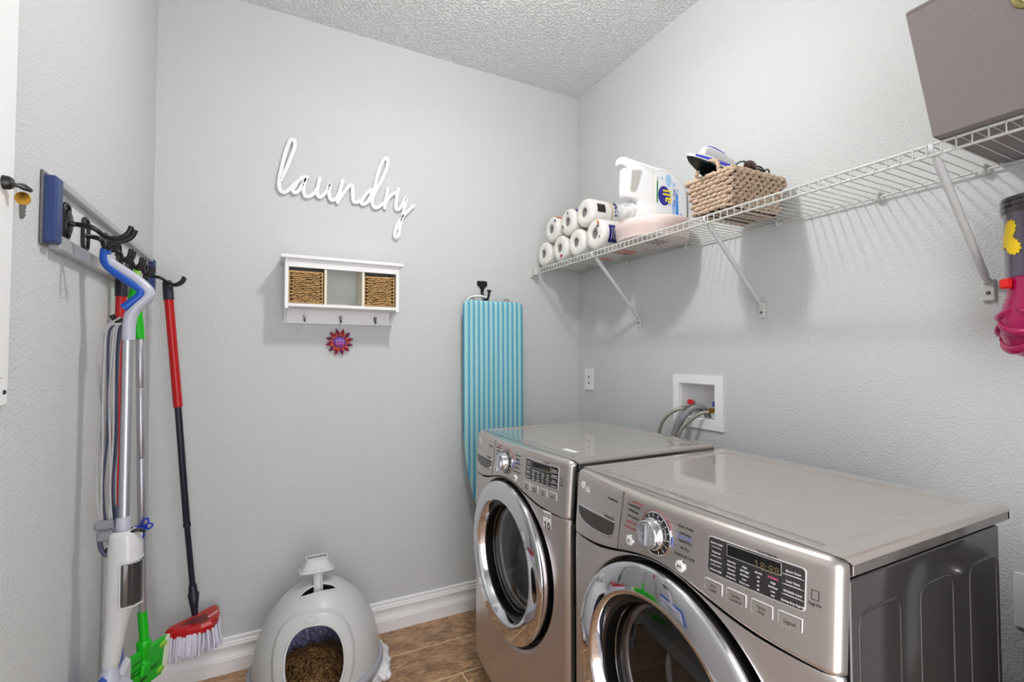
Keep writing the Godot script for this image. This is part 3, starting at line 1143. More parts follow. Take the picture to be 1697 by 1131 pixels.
func wire_shelf() -> void:
	var t := thing("wire_shelf", "long white ventilated wire shelf on diagonal braces along the right wall", "shelf")
	var z0 := 0.03
	var z1 := 2.52
	for a in [[SHELF_X, SHELF_Y, 0.0032], [SHELF_X, SHELF_Y - 0.0235, 0.0032], [-0.012, SHELF_Y - 0.001, 0.0032]]:
		var g := Geo.new()
		g.tube(seg(Vector3(a[0], a[1], z0), Vector3(a[0], a[1], z1)), a[2], null, 8)
		part("rail", g, M.shelf_wire, t)
	var wg := Geo.new()
	wg.tube(PackedVector3Array([Vector3(-0.004, 0.0035, 0), Vector3(SHELF_X + 0.003, 0.0035, 0), Vector3(SHELF_X - 0.0025, 0.001, 0), Vector3(SHELF_X - 0.0035, -0.006, 0), Vector3(SHELF_X - 0.0035, -0.025, 0)]), 0.0015, null, 6)
	var wm := wg.mesh()
	var z := 0.042
	while z < z1:
		var w := part_mesh("wire", wm, M.shelf_wire, t)
		w.position = Vector3(0, SHELF_Y, z)
		z += 0.0255
	# wall clips under the back rail
	for cz in [0.13, 0.433, 0.806, 1.21, 1.519, 1.749, 2.1]:
		var g := Geo.new()
		g.box(Vector3(-0.008, SHELF_Y - 0.006, cz), Vector3(0.016, 0.012, 0.022), 0.003)
		g.tube(curve([Vector3(-0.004, SHELF_Y + 0.012, cz), Vector3(-0.014, SHELF_Y + 0.009, cz), Vector3(-0.019, SHELF_Y - 0.001, cz), Vector3(-0.012, SHELF_Y - 0.011, cz)], 4), 0.004, 0.006, 6)
		part("wall_clip", g, M.shelf_wire, t)
	# end bracket on the back wall
	var eb := Geo.new()
	eb.box(Vector3(-0.302, SHELF_Y - 0.010, 0.026), Vector3(0.022, 0.042, 0.05), 0.004)
	eb.box(Vector3(-0.302, SHELF_Y - 0.012, 0.006), Vector3(0.030, 0.055, 0.010), 0.003)
	part("end_bracket", eb, M.shelf_wire, t)
	# diagonal braces
	for bz in [[0.538, 0.505], [1.152, 1.140], [1.759, 1.748], [2.35, 2.33]]:
		var top := Vector3(-0.285, SHELF_Y - 0.022, bz[0])
		var foot := Vector3(-0.010, 1.440, bz[1])
		var g := Geo.new()
		g.tube(PackedVector3Array([top, top.lerp(foot, 0.04), top.lerp(foot, 0.93), foot]), [0.006, 0.0085, 0.0085, 0.007], [0.003, 0.0075, 0.0075, 0.003], 10)
		var b := part("brace", g, M.brace, t)
		g = Geo.new()
		g.box(Vector3(-0.004, 1.421, bz[1]), Vector3(0.008, 0.056, 0.026), 0.003)
		g.box(Vector3(-0.010, 1.443, bz[1]), Vector3(0.012, 0.014, 0.016), 0.003)
		part("foot_plate", g, M.shelf_wire, b)
		g = Geo.new()
		g.lathe(PackedVector2Array([Vector2(0, 0.003), Vector2(0.0035, 0.0025), Vector2(0.005, 0)]), 12, along(Vector3(-0.008, 1.414, bz[1]), Vector3(-1, 1.414, bz[1])))
		part("screw", g, M.nickel, b)
		g = Geo.new()
		g.tube(curve([top + Vector3(0.0, -0.002, 0), top + Vector3(-0.017, 0.004, 0), top + Vector3(-0.021, 0.014, 0), top + Vector3(-0.016, 0.023, 0), top + Vector3(-0.004, 0.024, 0)], 4), 0.006, 0.0022, 6)
		part("hook", g, M.brace, b)

# ---------------------------------------------------------------- cubby, sign, ornament
func wall_cubby() -> void:
	var xl := -1.519
	var xr := -1.061
	var xm := (xl + xr) / 2
	var dep := 0.14
	var t := thing("wall_cubby_shelf", "white wall shelf with three square cubbies and three hooks below the letters", "wall shelf", Vector3(xm, 1.397, 0))
	var hw := (xr - xl) / 2
	var yb := 0.062     # underside of the cubbies
	var yt := 0.255
	var g := Geo.new()
	g.box(Vector3(0, yt + 0.007, dep / 2 + 0.006), Vector3(hw * 2 + 0.034, 0.014, dep + 0.020), 0.002)
	part("top_board", g, M.white, t)
	g = Geo.new()
	g.box(Vector3(0, yt - 0.016, dep - 0.006), Vector3(hw * 2 - 0.0265, 0.034, 0.012), 0.0005)
	part("top_rail", g, M.white, t)
	g = Geo.new()
	g.box(Vector3(0, yb + 0.006, dep / 2), Vector3(hw * 2 - 0.024, 0.013, dep), 0.001)
	part("bottom_board", g, M.white, t)
	for s in [-1, 1]:
		g = Geo.new()
		var side := PackedVector2Array([Vector2(0, yt), Vector2(0, 0)])
		side.append(Vector2(0.018, 0))
		for k in 9:
			var a := float(k) / 8
			side.append(Vector2(lerpf(0.020, dep - 0.006, 1.0 - cos(a * PI / 2)), lerpf(0.0, yb - 0.010, sin(a * PI / 2))))
		side.append(Vector2(dep, yb - 0.008))
		side.append(Vector2(dep, yt))
		g.extrude(side, -0.0065, 0.0065, 0.0, Transform3D(Basis(Vector3(0, 0, 1), Vector3(0, 1, 0), Vector3(1, 0, 0)), Vector3(s * (hw - 0.0065), 0, 0)))
		part("side_panel", g, M.white, t)
	for x in [-0.0758, 0.0758]:
		g = Geo.new()
		g.box(Vector3(x, (yb + yt) / 2, dep / 2 - 0.002), Vector3(0.010, yt - yb, dep - 0.004), 0.001)
		part("divider", g, M.cream, t)
	g = Geo.new()
	g.box(Vector3(0, 0.031, 0.0085), Vector3(hw * 2 - 0.026, 0.062, 0.013), 0.001)
	part("back_rail", g, M.white, t)
	for x in [-0.148, 0.0, 0.150]:
		g = Geo.new()
		g.extrude(PackedVector2Array([Vector2(-0.005, 0.013), Vector2(0.005, 0.013), Vector2(0.007, 0.004), Vector2(0.003, -0.012), Vector2(-0.003, -0.012), Vector2(-0.007, 0.004)]), 0.0, 0.003, 0.001, Transform3D(Basis(), Vector3(x, 0.026, 0.0150)))
		var h := part("hook", g, M.nickel, t)
		g = Geo.new()
		g.tube(curve([Vector3(x, 0.028, 0.017), Vector3(x, 0.034, 0.026), Vector3(x, 0.033, 0.034)], 4), [0.003, 0.003, 0.003, 0.003, 0.003, 0.003, 0.003, 0.004, 0.005], null, 8)
		g.tube(curve([Vector3(x, 0.022, 0.017), Vector3(x, 0.010, 0.022), Vector3(x, 0.009, 0.032), Vector3(x, 0.016, 0.037)], 4), 0.003, null, 8)
		part("prong", g, M.nickel, h)
	seagrass_basket(Vector3(xm - 0.150, 1.397 + yb + 0.0135, 0.012), 0.0, "square woven seagrass basket in the left cubby, filling it evenly")
	var right := seagrass_basket(Vector3(xm + 0.153, 1.397 + yb + 0.0135, 0.008), -0.055, "square woven seagrass basket in the right cubby, brown tufts above its rim")
	var tb := Geo.new()
	for k in 7:
		var c := Vector3(-0.045 + k * 0.015, 0.128 + 0.004 * sin(k * 2.3), 0.07 + 0.012 * cos(k * 1.7))
		tb.lathe(PackedVector2Array([Vector2(0, -0.014), Vector2(0.010, -0.008), Vector2(0.012, 0.0), Vector2(0.008, 0.009), Vector2(0, 0.011)]), 10, Transform3D(Basis(Vector3.FORWARD, k * 0.5), c))
	part("tuft", tb, mat(Color(0.42, 0.22, 0.15), 0.9), right)

func weave_mat() -> Array:
	if not M.has("weave"):
		var n := noise_tex(256, 0.05, 21, FastNoiseLite.TYPE_SIMPLEX, 3, ramp([0.0, 0.5, 1.0], [Color(0.55, 0.40, 0.23), Color(0.78, 0.62, 0.41), Color(0.90, 0.78, 0.57)]))
		var m := mat(Color(1, 1, 1), 0.75)
		m.albedo_texture = n
		m.uv1_triplanar = true
		m.uv1_scale = Vector3(14, 40, 14)
		M.weave = m
		var n2 := noise_tex(256, 0.04, 22, FastNoiseLite.TYPE_SIMPLEX, 3, ramp([0.0, 0.45, 1.0], [Color(0.50, 0.40, 0.32), Color(0.76, 0.66, 0.56), Color(0.90, 0.83, 0.75)]))
		var m2 := mat(Color(1, 1, 1), 0.75)
		m2.albedo_texture = n2
		m2.uv1_triplanar = true
		m2.uv1_scale = Vector3(9, 14, 9)
		M.hyacinth = m2
		M.basket_gap_shade = mat(Color(0.10, 0.065, 0.04), 0.95)  # near-black shell colour, stands in for shade between the strands
	return [M.weave, M.hyacinth]

func stitch(g: Geo, c: Vector3, dir: Vector3, out: Vector3, l: float, r: float) -> void:
	var pts := PackedVector3Array()
	for k in 5:
		var a := float(k) / 4 * 2.0 - 1.0
		pts.append(c + dir * a * l + out * r * (1.0 - 1.1 * a * a))
	g.tube(pts, [r * 0.55, r * 0.95, r, r * 0.95, r * 0.55], null, 6)

func seagrass_basket(at: Vector3, turn: float, label: String) -> Node3D:
	weave_mat()
	var t := thing("seagrass_basket", label, "basket", at, turn, "seagrass baskets in the wall shelf")
	var w := 0.062
	var h := 0.130
	var d := 0.112
	var g := Geo.new()
	# open box shell
	for s in [-1, 1]:
		g.box(Vector3(s * (w - 0.003), h / 2, d / 2 + 0.004), Vector3(0.004, h, d), 0.001)
	g.box(Vector3(0, h / 2, d), Vector3(w * 2 - 0.006, h, 0.004), 0.001)
	g.box(Vector3(0, h / 2, 0.006), Vector3(w * 2 - 0.006, h, 0.004), 0.001)
	g.box(Vector3(0, 0.003, d / 2 + 0.004), Vector3(w * 2 - 0.006, 0.004, d), 0.001)
	part("basket_shell", g, M.basket_gap_shade, t)
	g = Geo.new()
	var rows := 17
	for r in rows:
		var y := 0.006 + r * (h - 0.010) / (rows - 1)
		var n := 6
		for k in n:
			var off := 0.5 if r % 2 else 0.0
			var x := -w + (k + 0.5 + off) * (2.0 * w / (n + 0.5))
			x += rng.randf_range(-0.002, 0.002)
			var dy := rng.randf_range(-0.0012, 0.0012)
			stitch(g, Vector3(x, y + dy, d + 0.0035), Vector3(1, rng.randf_range(-0.12, 0.12), 0), Vector3(0, 0, 1), 0.0098, rng.randf_range(0.0026, 0.0036))
		for s in [-1, 1]:
			for k in 5:
				var z := 0.006 + (k + 0.5 + (0.4 if r % 2 else 0.0)) * (d / 5.6)
				stitch(g, Vector3(s * w, y, z), Vector3(0, rng.randf_range(-0.1, 0.1), 1), Vector3(s, 0, 0), 0.011, 0.0036)
	part("weave", g, M.weave, t, "", "stuff")
	g = Geo.new()
	for e in [[Vector3(-w, h, d + 0.003), Vector3(w, h, d + 0.003)], [Vector3(-w, h, 0.006), Vector3(-w, h, d + 0.003)], [Vector3(w, h, 0.006), Vector3(w, h, d + 0.003)], [Vector3(-w, 0.004, d + 0.004), Vector3(w, 0.004, d + 0.004)], [Vector3(-w, h, 0.006), Vector3(w, h, 0.006)], [Vector3(-w, 0.0, d + 0.002), Vector3(-w, h, d + 0.002)], [Vector3(w, 0.0, d + 0.002), Vector3(w, h, d + 0.002)]]:
		for ph in [0.0, PI]:
			var pts := PackedVector3Array()
			for k in 33:
				var a := float(k) / 32
				var p: Vector3 = e[0].lerp(e[1], a)
				var th: float = a * 26.0 + ph
				var ax: Vector3 = (e[1] - e[0]).normalized()
				var n1 := ax.cross(Vector3(0.3, 0.8, 0.5)).normalized()
				pts.append(p + (n1 * cos(th) + ax.cross(n1) * sin(th)) * 0.0018)
			g.tube(pts, 0.0024, null, 5)
	part("rope_rim", g, M.weave, t)
	return t

func laundry_sign() -> void:
	var t := thing("word_sign", "white wooden cut-out script sign spelling laundry on the back wall", "sign", Vector3(-1.5, 1.8, 0))
	# pen strokes in millimetres from (-1.5 m, 1.8 m)
	var strokes := [
		[-39, 204, -29, 227, -15, 262, -2, 304, 13, 352, 15, 383, 7, 389, -3, 383, -16, 346, -27, 302, -36, 252, -42, 216, -44, 183, -38, 160, -25, 155, -8, 167, 16, 198, 37, 222, 51, 232, 65, 235],
		[43, 228, 27, 206, 13, 180, 9, 167, 18, 160, 33, 171, 46, 197, 61, 232, 54, 198, 52, 174, 60, 151, 76, 153, 94, 168, 105, 188],
		[118, 238, 110, 204, 107, 170, 116, 156, 131, 165, 145, 188, 159, 220, 155, 184, 160, 157, 171, 150, 186, 160, 194, 177],
		[213, 243, 203, 204, 194, 168, 193, 144],
		[197, 154, 219, 192, 241, 225, 252, 231, 256, 222, 256, 190, 260, 160, 273, 155, 290, 166],
		[350, 223, 337, 221, 316, 200, 299, 173, 294, 157, 305, 151, 324, 165, 339, 199, 354, 237, 361, 275, 376, 329, 394, 373, 406, 384, 413, 376, 410, 343, 396, 301, 377, 257, 358, 218, 345, 184, 344, 160, 355, 142, 374, 149, 393, 167],
		[413, 239, 409, 210, 402, 177, 401, 148],
		[405, 169, 417, 195, 437, 218, 457, 229],
		[463, 245, 457, 213, 453, 184, 452, 152, 467, 150, 481, 172, 501, 214, 496, 174, 488, 140, 480, 102, 472, 65, 468, 36, 458, 15, 449, 17, 449, 38, 458, 71, 474, 102, 498, 133, 535, 176],
	]
	var letters := [[0], [1], [2], [3, 4], [5], [6, 7], [8]]
	for l in letters:
		var g := Geo.new()
		for s in l:
			var pts := []
			for i in range(0, strokes[s].size(), 2):
				pts.append(Vector3(strokes[s][i] / 1000.0, strokes[s][i + 1] / 1000.0, 0.0105 + 0.00006 * s))
			g.tube(curve(pts, 5), 0.0082, 0.0065, 12, true, Vector3(0, 0, 1), 0.35)
			for e in [0, pts.size() - 1]:
				g.lathe(PackedVector2Array([Vector2(0, -0.0065), Vector2(0.0082, -0.0065), Vector2(0.0082, 0.0055), Vector2(0.0075, 0.0065), Vector2(0, 0.0065)]), 16, Transform3D(Basis(Vector3.RIGHT, PI / 2), pts[e]))
		part("letter", g, M.white, t)

func sun_ornament() -> void:
	var t := thing("sun_ornament", "small painted magenta sun face with pointed rays hanging below the wall shelf", "ornament", Vector3(-1.293, 1.320, 0))
	var ray_m := [mat(Color(0.58, 0.03, 0.17), 0.3), mat(Color(0.45, 0.05, 0.30), 0.3)]
	var orange := mat(Color(0.93, 0.36, 0.12), 0.3)
	for k in 12:
		var a := TAU * k / 12 + 0.24
		var g := Geo.new()
		var dir := Vector3(cos(a), sin(a), 0)
		var base := dir * 0.022 + Vector3(0, 0, 0.016)
		var pts := PackedVector3Array()
		for i in 7:
			pts.append(base + dir * 0.0385 * i / 6.0 - Vector3(0, 0, 0.004 * i / 6.0))
		g.tube(pts, [0.0075, 0.0095, 0.0098, 0.0088, 0.0066, 0.0036, 0.0008], [0.005, 0.006, 0.006, 0.0055, 0.004, 0.0025, 0.0008], 8, true, Vector3(0, 0, 1))
		part("ray", g, ray_m[k % 2], t)
		g = Geo.new()
		var side := Vector3(-dir.y, dir.x, 0)
		var p2 := PackedVector3Array()
		for i in 5:
			p2.append(dir * (0.026 + 0.017 * i / 4.0) + side * (0.0088 - 0.001 * i) + Vector3(0, 0, 0.0195))
		g.tube(p2, [0.0012, 0.003, 0.003, 0.0022, 0.0006], 0.0016, 6, true, Vector3(0, 0, 1))
		part("orange_streak", g, orange, t)
	var g := Geo.new()
	g.lathe(PackedVector2Array([Vector2(0, 0.030), Vector2(0.012, 0.0285), Vector2(0.020, 0.0245), Vector2(0.0255, 0.018), Vector2(0.0265, 0.010), Vector2(0, 0.004)]), 32, Transform3D(Basis(Vector3.RIGHT, PI / 2), Vector3.ZERO))
	var face := part("face", g, mat(Color(0.52, 0.34, 0.74), 0.3), t, "lilac painted face")
	var bead := func(called: String, x: float, y: float, rx: float, ry: float, z: float, m: Material) -> void:
		var q := Geo.new()
		q.lathe(PackedVector2Array([Vector2(0, 1), Vector2(0.5, 0.85), Vector2(0.85, 0.5), Vector2(1, 0), Vector2(0.85, -0.5), Vector2(0, -1)]), 14, Transform3D(Basis(Vector3(rx, 0, 0), Vector3(0, 0, 0.002), Vector3(0, -ry, 0)), Vector3(x, y, z)))
		part(called, q, m, face)
	var blue := mat(Color(0.13, 0.08, 0.55), 0.3)
	var pink := mat(Color(0.80, 0.22, 0.55), 0.3)
	for s in [-1, 1]:
		bead.call("cheek_ring", s * 0.0165, -0.008, 0.0078, 0.0088, 0.0240, blue)
		bead.call("cheek", s * 0.0155, -0.0095, 0.0045, 0.0045, 0.0262, orange)
		bead.call("eye_white", s * 0.0085, 0.004, 0.0052, 0.0040, 0.0278, M.white)
		bead.call("pupil", s * 0.0080, 0.0035, 0.0027, 0.0034, 0.0290, M.black)
	bead.call("nose", 0.0, -0.003, 0.0032, 0.010, 0.0300, pink)
	bead.call("mouth", 0.0, -0.017, 0.0060, 0.0030, 0.0262, mat(Color(0.75, 0.05, 0.25), 0.3))
	bead.call("chin", 0.0, -0.0225, 0.0050, 0.0022, 0.0215, pink)
	g = Geo.new()
	var arc := []
	for i in 9:
		var a := PI * i / 8
		arc.append(Vector3(0.0105 * cos(a), 0.012 + 0.005 * sin(a), 0.0278 - 0.002 * sin(a)))
	g.tube(curve(arc, 3), 0.0016, 0.001, 6)
	part("brow_band", g, blue, face)
	g = Geo.new()
	g.tube(seg(Vector3(0, 0.055, 0.006), Vector3(0, 0.088, 0.020)), 0.0006, null, 5)
	part("hanging_wire", g, M.nickel, t)

func ironing_board() -> void:
	var t := thing("ironing_board", "narrow ironing board with turquoise striped cover hanging nose down on the back wall", "ironing board", Vector3(-0.566, 0, 0))
	var im := Image.create(512, 8, false, Image.FORMAT_RGB8)
	var cs := [Color(0.19, 0.52, 0.74), Color(0.42, 0.72, 0.80), Color(0.66, 0.83, 0.80), Color(0.66, 0.84, 0.82), Color(0.55, 0.78, 0.84), Color(0.40, 0.70, 0.82)]
	var w := [0.12, 0.14, 0.22, 0.20, 0.18, 0.14]
	for x in 512:
		var f := fposmod(x / 512.0 * 12.5, 1.0)
		var acc := 0.0
		var c: Color = cs[0]
		for k in 6:
			acc += w[k]
			if f <= acc:
				c = cs[k]
				break
		for y in 8:
			im.set_pixel(x, y, c)
	var cm := mat(Color(1, 1, 1), 0.85)
	cm.albedo_texture = ImageTexture.create_from_image(im)
	var weave := noise_tex(256, 0.3, 4)
	cm.heightmap_enabled = true
	cm.heightmap_texture = weave
	cm.heightmap_scale = 0.03
	var hw := 0.1655
	var yt := 1.532
	var outline := func(y: float) -> float:
		# half width at a height: square shoulders above, long taper to the nose below
		if y > 0.93:
			var d := yt - y
			return hw - edge_back(d, 0.028)
		var k := clampf((0.93 - y) / 0.50, 0.0, 1.0)
		return hw * sqrt(max(0.0, 1.0 - pow(k, 1.9)))
	var g := Geo.new()
	var face := func(u: float, v: float) -> Vector3:
		var vv := v
		var y := lerpf(yt, 0.43, vv)
		if v < 0.12:
			y = yt - (yt - lerpf(yt, 0.43, 0.12)) * pow(v / 0.12, 2.2)
		var a := u * 4.0 - 2.0
		var hwy: float = max(outline.call(y), 0.0008)
		var x := 0.0
		var z := 0.0
		if absf(a) <= 1.0:
			x = a * hwy
			var e: float = min(hwy - absf(x), yt - y)
			z = 0.080 - 0.008 * pow(1.0 - clampf(e / 0.018, 0.0, 1.0), 2)
			z += 0.0009 * sin(x * 40.0 + y * 9.0) * sin(y * 23.0 + x * 12.0)
		else:
			x = signf(a) * (2.0 - absf(a)) * hwy
			z = 0.052 + 0.006 * pow(absf(x) / hwy, 6)
		return Vector3(x + 0.006 * (1.53 - y), y, z)
	g.surf(face, 96, 90)
	for i in g.v.size():
		g.uv[i] = Vector2((g.v[i].x - 0.006 * (1.53 - g.v[i].y) + hw) / (2 * hw), g.v[i].y * 4.0)
	part("cover", g, cm, t, "turquoise, mint and blue striped cloth cover")
	g = Geo.new()
	g.tube(curve([Vector3(-0.135, 1.46, 0.043), Vector3(-0.130, 1.530, 0.043), Vector3(-0.105, 1.553, 0.043), Vector3(-0.055, 1.558, 0.043), Vector3(-0.010, 1.545, 0.043), Vector3(0.012, 1.51, 0.043), Vector3(0.012, 1.40, 0.043)], 6), 0.0058, null, 8)
	part("leg_loop", g, M.white, t, "white bent tube leg above the cover")
	g = Geo.new()
	for cx in [-0.105, 0.088]:
		g.tube(curve([Vector3(cx - 0.022, 1.50, 0.048), Vector3(cx - 0.016, 1.540, 0.048), Vector3(cx + 0.005, 1.545, 0.048), Vector3(cx + 0.022, 1.50, 0.048)], 5), 0.0022, null, 6)
	part("wire_loop", g, M.nickel, t)
	g = Geo.new()
	g.tube(seg(Vector3(-0.12, 1.45, 0.045), Vector3(-0.03, 0.60, 0.045)), 0.006, null, 8)
	g.tube(seg(Vector3(0.012, 1.40, 0.043), Vector3(0.02, 0.58, 0.043)), 0.006, null, 8)
	part("folded_leg", g, M.white, t)
	# black wall hook
	var h := thing("wall_hook", "black metal hook fixed to the wall holding the ironing board", "hook", Vector3(-0.600, 1.585, 0))
	g = Geo.new()
	var pl := PackedVector2Array()
	for p in [[-0.028, 0.052], [-0.024, 0.056], [0.022, 0.056], [0.026, 0.052], [0.027, 0.034], [0.018, 0.026], [0.009, 0.016], [0.007, -0.012], [-0.007, -0.012], [-0.008, 0.012], [-0.016, 0.026], [-0.028, 0.036]]:
		pl.append(Vector2(p[0], p[1]))
	g.extrude(pl, 0.0, 0.010, 0.002)
	part("plate", g, M.black, h)
	g = Geo.new()
	g.tube(curve([Vector3(0, -0.004, 0.008), Vector3(0.004, -0.036, 0.022), Vector3(0.010, -0.042, 0.045), Vector3(0.013, -0.020, 0.058), Vector3(0.014, 0.004, 0.060)], 6), [0.006, 0.006, 0.006, 0.006, 0.006, 0.006, 0.006, 0.006, 0.006, 0.006, 0.006, 0.006, 0.006, 0.006, 0.006, 0.006, 0.006, 0.006, 0.006, 0.006, 0.0065, 0.008, 0.010, 0.012, 0.012], null, 10)
	part("prong", g, M.black, h)

# ---------------------------------------------------------------- litter box
func litter_box() -> void:
	var t := thing("litter_box", "domed grey plastic cat litter box with dark oval doorway by the back wall", "litter box", Vector3(-1.392, 0, 0.265))
	var prof := func(y: float) -> float:
		# radius of the hood at a height
		var k := clampf((y - 0.085) / 0.328, 0.0, 1.0)
		return 0.224 * pow(1.0 - pow(k, 2.35), 0.62)
	var open_c := Vector2(-0.028, 0.205)
	var open_r := Vector2(0.096, 0.112)
	var in_open := func(p: Vector3, grow: float) -> float:
		if p.z < 0.05:
			return 9.0
		var d := Vector2(p.x - open_c.x, p.y - open_c.y)
		var r := open_r + Vector2(grow, grow)
		return pow(absf(d.x / r.x), 2.4) + pow(absf(d.y / r.y), 2.2)
	var shape := func(th: float, y: float) -> Vector3:
		var r: float = prof.call(y)
		var p := Vector3(r * sin(th), y, r * cos(th))
		# raised surround of the doorway
		var e: float = in_open.call(p, 0.030)
		var out := 0.009 * smoothstep(1.12, 0.95, e)
		return Vector3((r + out) * sin(th), y, (r + out) * cos(th))
	var hood := Geo.new()
	var nt := 200
	var ny := 90
	var ys := []
	for j in ny + 1:
		ys.append(0.085 + 0.328 * sin(float(j) / ny * PI / 2))
	var slot := func(p: Vector3) -> bool:
		return p.y > 0.33 and pow((p.x + 0.006) / 0.062, 2) + pow((p.z - 0.058) / 0.016, 2) < 1.0
	for j in ny:
		for i in nt:
			var a := TAU * i / nt
			var b := TAU * (i + 1) / nt
			var p: Vector3 = shape.call(a, ys[j])
			var q: Vector3 = shape.call(b, ys[j])
			var r: Vector3 = shape.call(b, ys[j + 1])
			var s: Vector3 = shape.call(a, ys[j + 1])
			var mid := (p + q + r + s) / 4.0
			if in_open.call(mid, 0.0) < 1.0 or slot.call(mid):
				continue
			hood.quad(p, q, r, s, 1)
	hood.close(0)
	var hm: StandardMaterial3D = M.plastic_grey
	var h := part("hood", hood, hm, t, "domed hood")
	var g := Geo.new()
	var rim := PackedVector3Array()
	for i in 73:
		var a := TAU * i / 72
		var cx := signf(cos(a)) * pow(absf(cos(a)), 2.0 / 2.4)
		var cy := signf(sin(a)) * pow(absf(sin(a)), 2.0 / 2.2)
		var x := open_c.x + open_r.x * cx
		var y := open_c.y + open_r.y * cy
		var rr: float = prof.call(y) + 0.007
		rim.append(Vector3(x, y, sqrt(max(0.0, rr * rr - x * x))))
	g.tube(rim, 0.0045, null, 8, false)
	part("doorway_rim", g, hm, h)
	g = Geo.new()
	var sl := PackedVector3Array()
	for i in 49:
		var a := TAU * i / 48
		var x := -0.006 + 0.062 * cos(a)
		var z := 0.058 + 0.016 * sin(a)
		var rr := sqrt(x * x + z * z)
		var yy := 0.085 + 0.328 * pow(max(0.0, 1.0 - pow(rr / 0.224, 1.0 / 0.62)), 1.0 / 2.35)
		sl.append(Vector3(x, yy, z))
	g.tube(sl, 0.0035, null, 8, false)
	part("slot_rim", g, hm, h)
	g = Geo.new()
	var bt := PackedVector3Array()
	for i in 25:
		var a := TAU * i / 24
		var x := open_c.x - 0.010 + 0.020 * cos(a)
		var y := 0.330 + 0.0085 * sin(a)
		var rr: float = prof.call(y) + 0.0085
		bt.append(Vector3(x, y, sqrt(max(0.0, rr * rr - x * x))))
	g.tube(bt, 0.002, null, 6, false)
	part("latch_button", g, hm, h)
	# tray with a rolled lip
	g = Geo.new()
	g.lathe(PackedVector2Array([Vector2(0, 0), Vector2(0.205, 0), Vector2(0.215, 0.006), Vector2(0.228, 0.070), Vector2(0.236, 0.078), Vector2(0.241, 0.086), Vector2(0.241, 0.096), Vector2(0.236, 0.103), Vector2(0.226, 0.104), Vector2(0.220, 0.096), Vector2(0.215, 0.07), Vector2(0.205, 0.012), Vector2(0, 0.010)]), 96)
	part("tray", g, M.litter_base, t, "tray with a rolled lip")
	# liner bag hanging inside and creeping out under the hood at the right
	var ln := FastNoiseLite.new()
	ln.seed = 5
	ln.frequency = 9.0
	g = Geo.new()
	g.surf(func(u: float, v: float) -> Vector3:
		var a := lerpf(0.62, 1.38, u) * PI
		var y := lerpf(0.06, 0.34, v)
		var r: float = 0.17 - 0.10 * v * v
		r += 0.045 * ln.get_noise_3d(u * 0.9, v * 0.7, 0.3) + 0.03 * ln.get_noise_3d(u * 2.5, v * 2.2, 4.0)
		return Vector3(r * sin(a), y, r * cos(a) + 0.02), 70, 40, false)
	var lm := mat(Color(0.50, 0.48, 0.62), 0.3)
	lm.cull_mode = BaseMaterial3D.CULL_DISABLED
	part("liner_bag", g, lm, t, "crumpled violet grey liner inside")
	g = Geo.new()
	g.surf(func(u: float, v: float) -> Vector3:
		var a := u * TAU
		var b := (v - 0.5) * PI
		var dir := Vector3(cos(b) * sin(a), sin(b), cos(b) * cos(a))
		var n := 1.0 + 0.55 * ln.get_noise_3d(dir.x * 0.10 + 2.0, dir.y * 0.08, dir.z * 0.13) + 0.12 * ln.get_noise_3d(dir.x * 0.25, dir.y * 0.3 + 7.0, dir.z * 0.3)
		var q := Vector3(0.205 + dir.x * 0.055 * n, 0.048 + dir.y * 0.044 * n, 0.015 + dir.z * 0.125 * n)
		q.y = max(q.y, 0.001)
		return q, 60, 40)
	part("bag_edge", g, mat(Color(0.90, 0.90, 0.91), 0.35), t, "white plastic bag bulging out on the right")
	# litter: a heap with grains
	g = Geo.new()
	g.surf(func(u: float, v: float) -> Vector3:
		var a := u * TAU
		var r := 0.206 * v
		var y := 0.098 + 0.018 * cos(r * 11.0) - 0.020 * v + 0.014 * ln.get_noise_2d(r * sin(a) * 1.2, r * cos(a) * 1.2)
		return Vector3(r * sin(a), y - 0.05 * smoothstep(0.9, 1.0, v), r * cos(a)), 48, 20, false)
	orient(g, Vector3.UP)
	var bed := part("litter", g, mat(Color(0.36, 0.23, 0.11), 0.95), t, "brown granular litter", "stuff")
	var gr := Geo.new()
	gr.lathe(PackedVector2Array([Vector2(0, 0.0042), Vector2(0.0034, 0.0024), Vector2(0.0040, -0.001), Vector2(0, -0.004)]), 6)
	var mm := MultiMesh.new()
	mm.transform_format = MultiMesh.TRANSFORM_3D
	mm.use_colors = true
	mm.mesh = gr.mesh()
	mm.instance_count = 3600
	for k in 3600:
		var a := rng.randf() * TAU
		var r := 0.198 * sqrt(rng.randf())
		var x := r * sin(a)
		var z := r * cos(a)
		var y := 0.098 + 0.018 * cos(r * 11.0) - 0.020 * r / 0.206 + 0.014 * ln.get_noise_2d(x * 1.2, z * 1.2) + rng.randf_range(-0.001, 0.004)
		var bs := Basis.from_euler(Vector3(rng.randf() * TAU, rng.randf() * TAU, 0)).scaled(Vector3.ONE * rng.randf_range(0.7, 1.35))
		mm.set_instance_transform(k, Transform3D(bs, Vector3(x, y, z)))
		var tone := rng.randf()
		mm.set_instance_color(k, Color(0.20 + 0.22 * tone, 0.105 + 0.13 * tone, 0.035 + 0.055 * tone))
	var mi := MultiMeshInstance3D.new()
	mi.multimesh = mm
	var gm := mat(Color(1, 1, 1), 0.9)
	gm.vertex_color_use_as_albedo = true
	mi.material_override = gm
	mi.set_meta("kind", "stuff")
	put(mi, "litter_grain", t)
	# scoop standing in the slot
	var s := thing("litter_scoop", "grey slotted plastic litter scoop standing upright in the hood slot", "scoop", Vector3(-1.400, 0.298, 0.320))
	g = Geo.new()
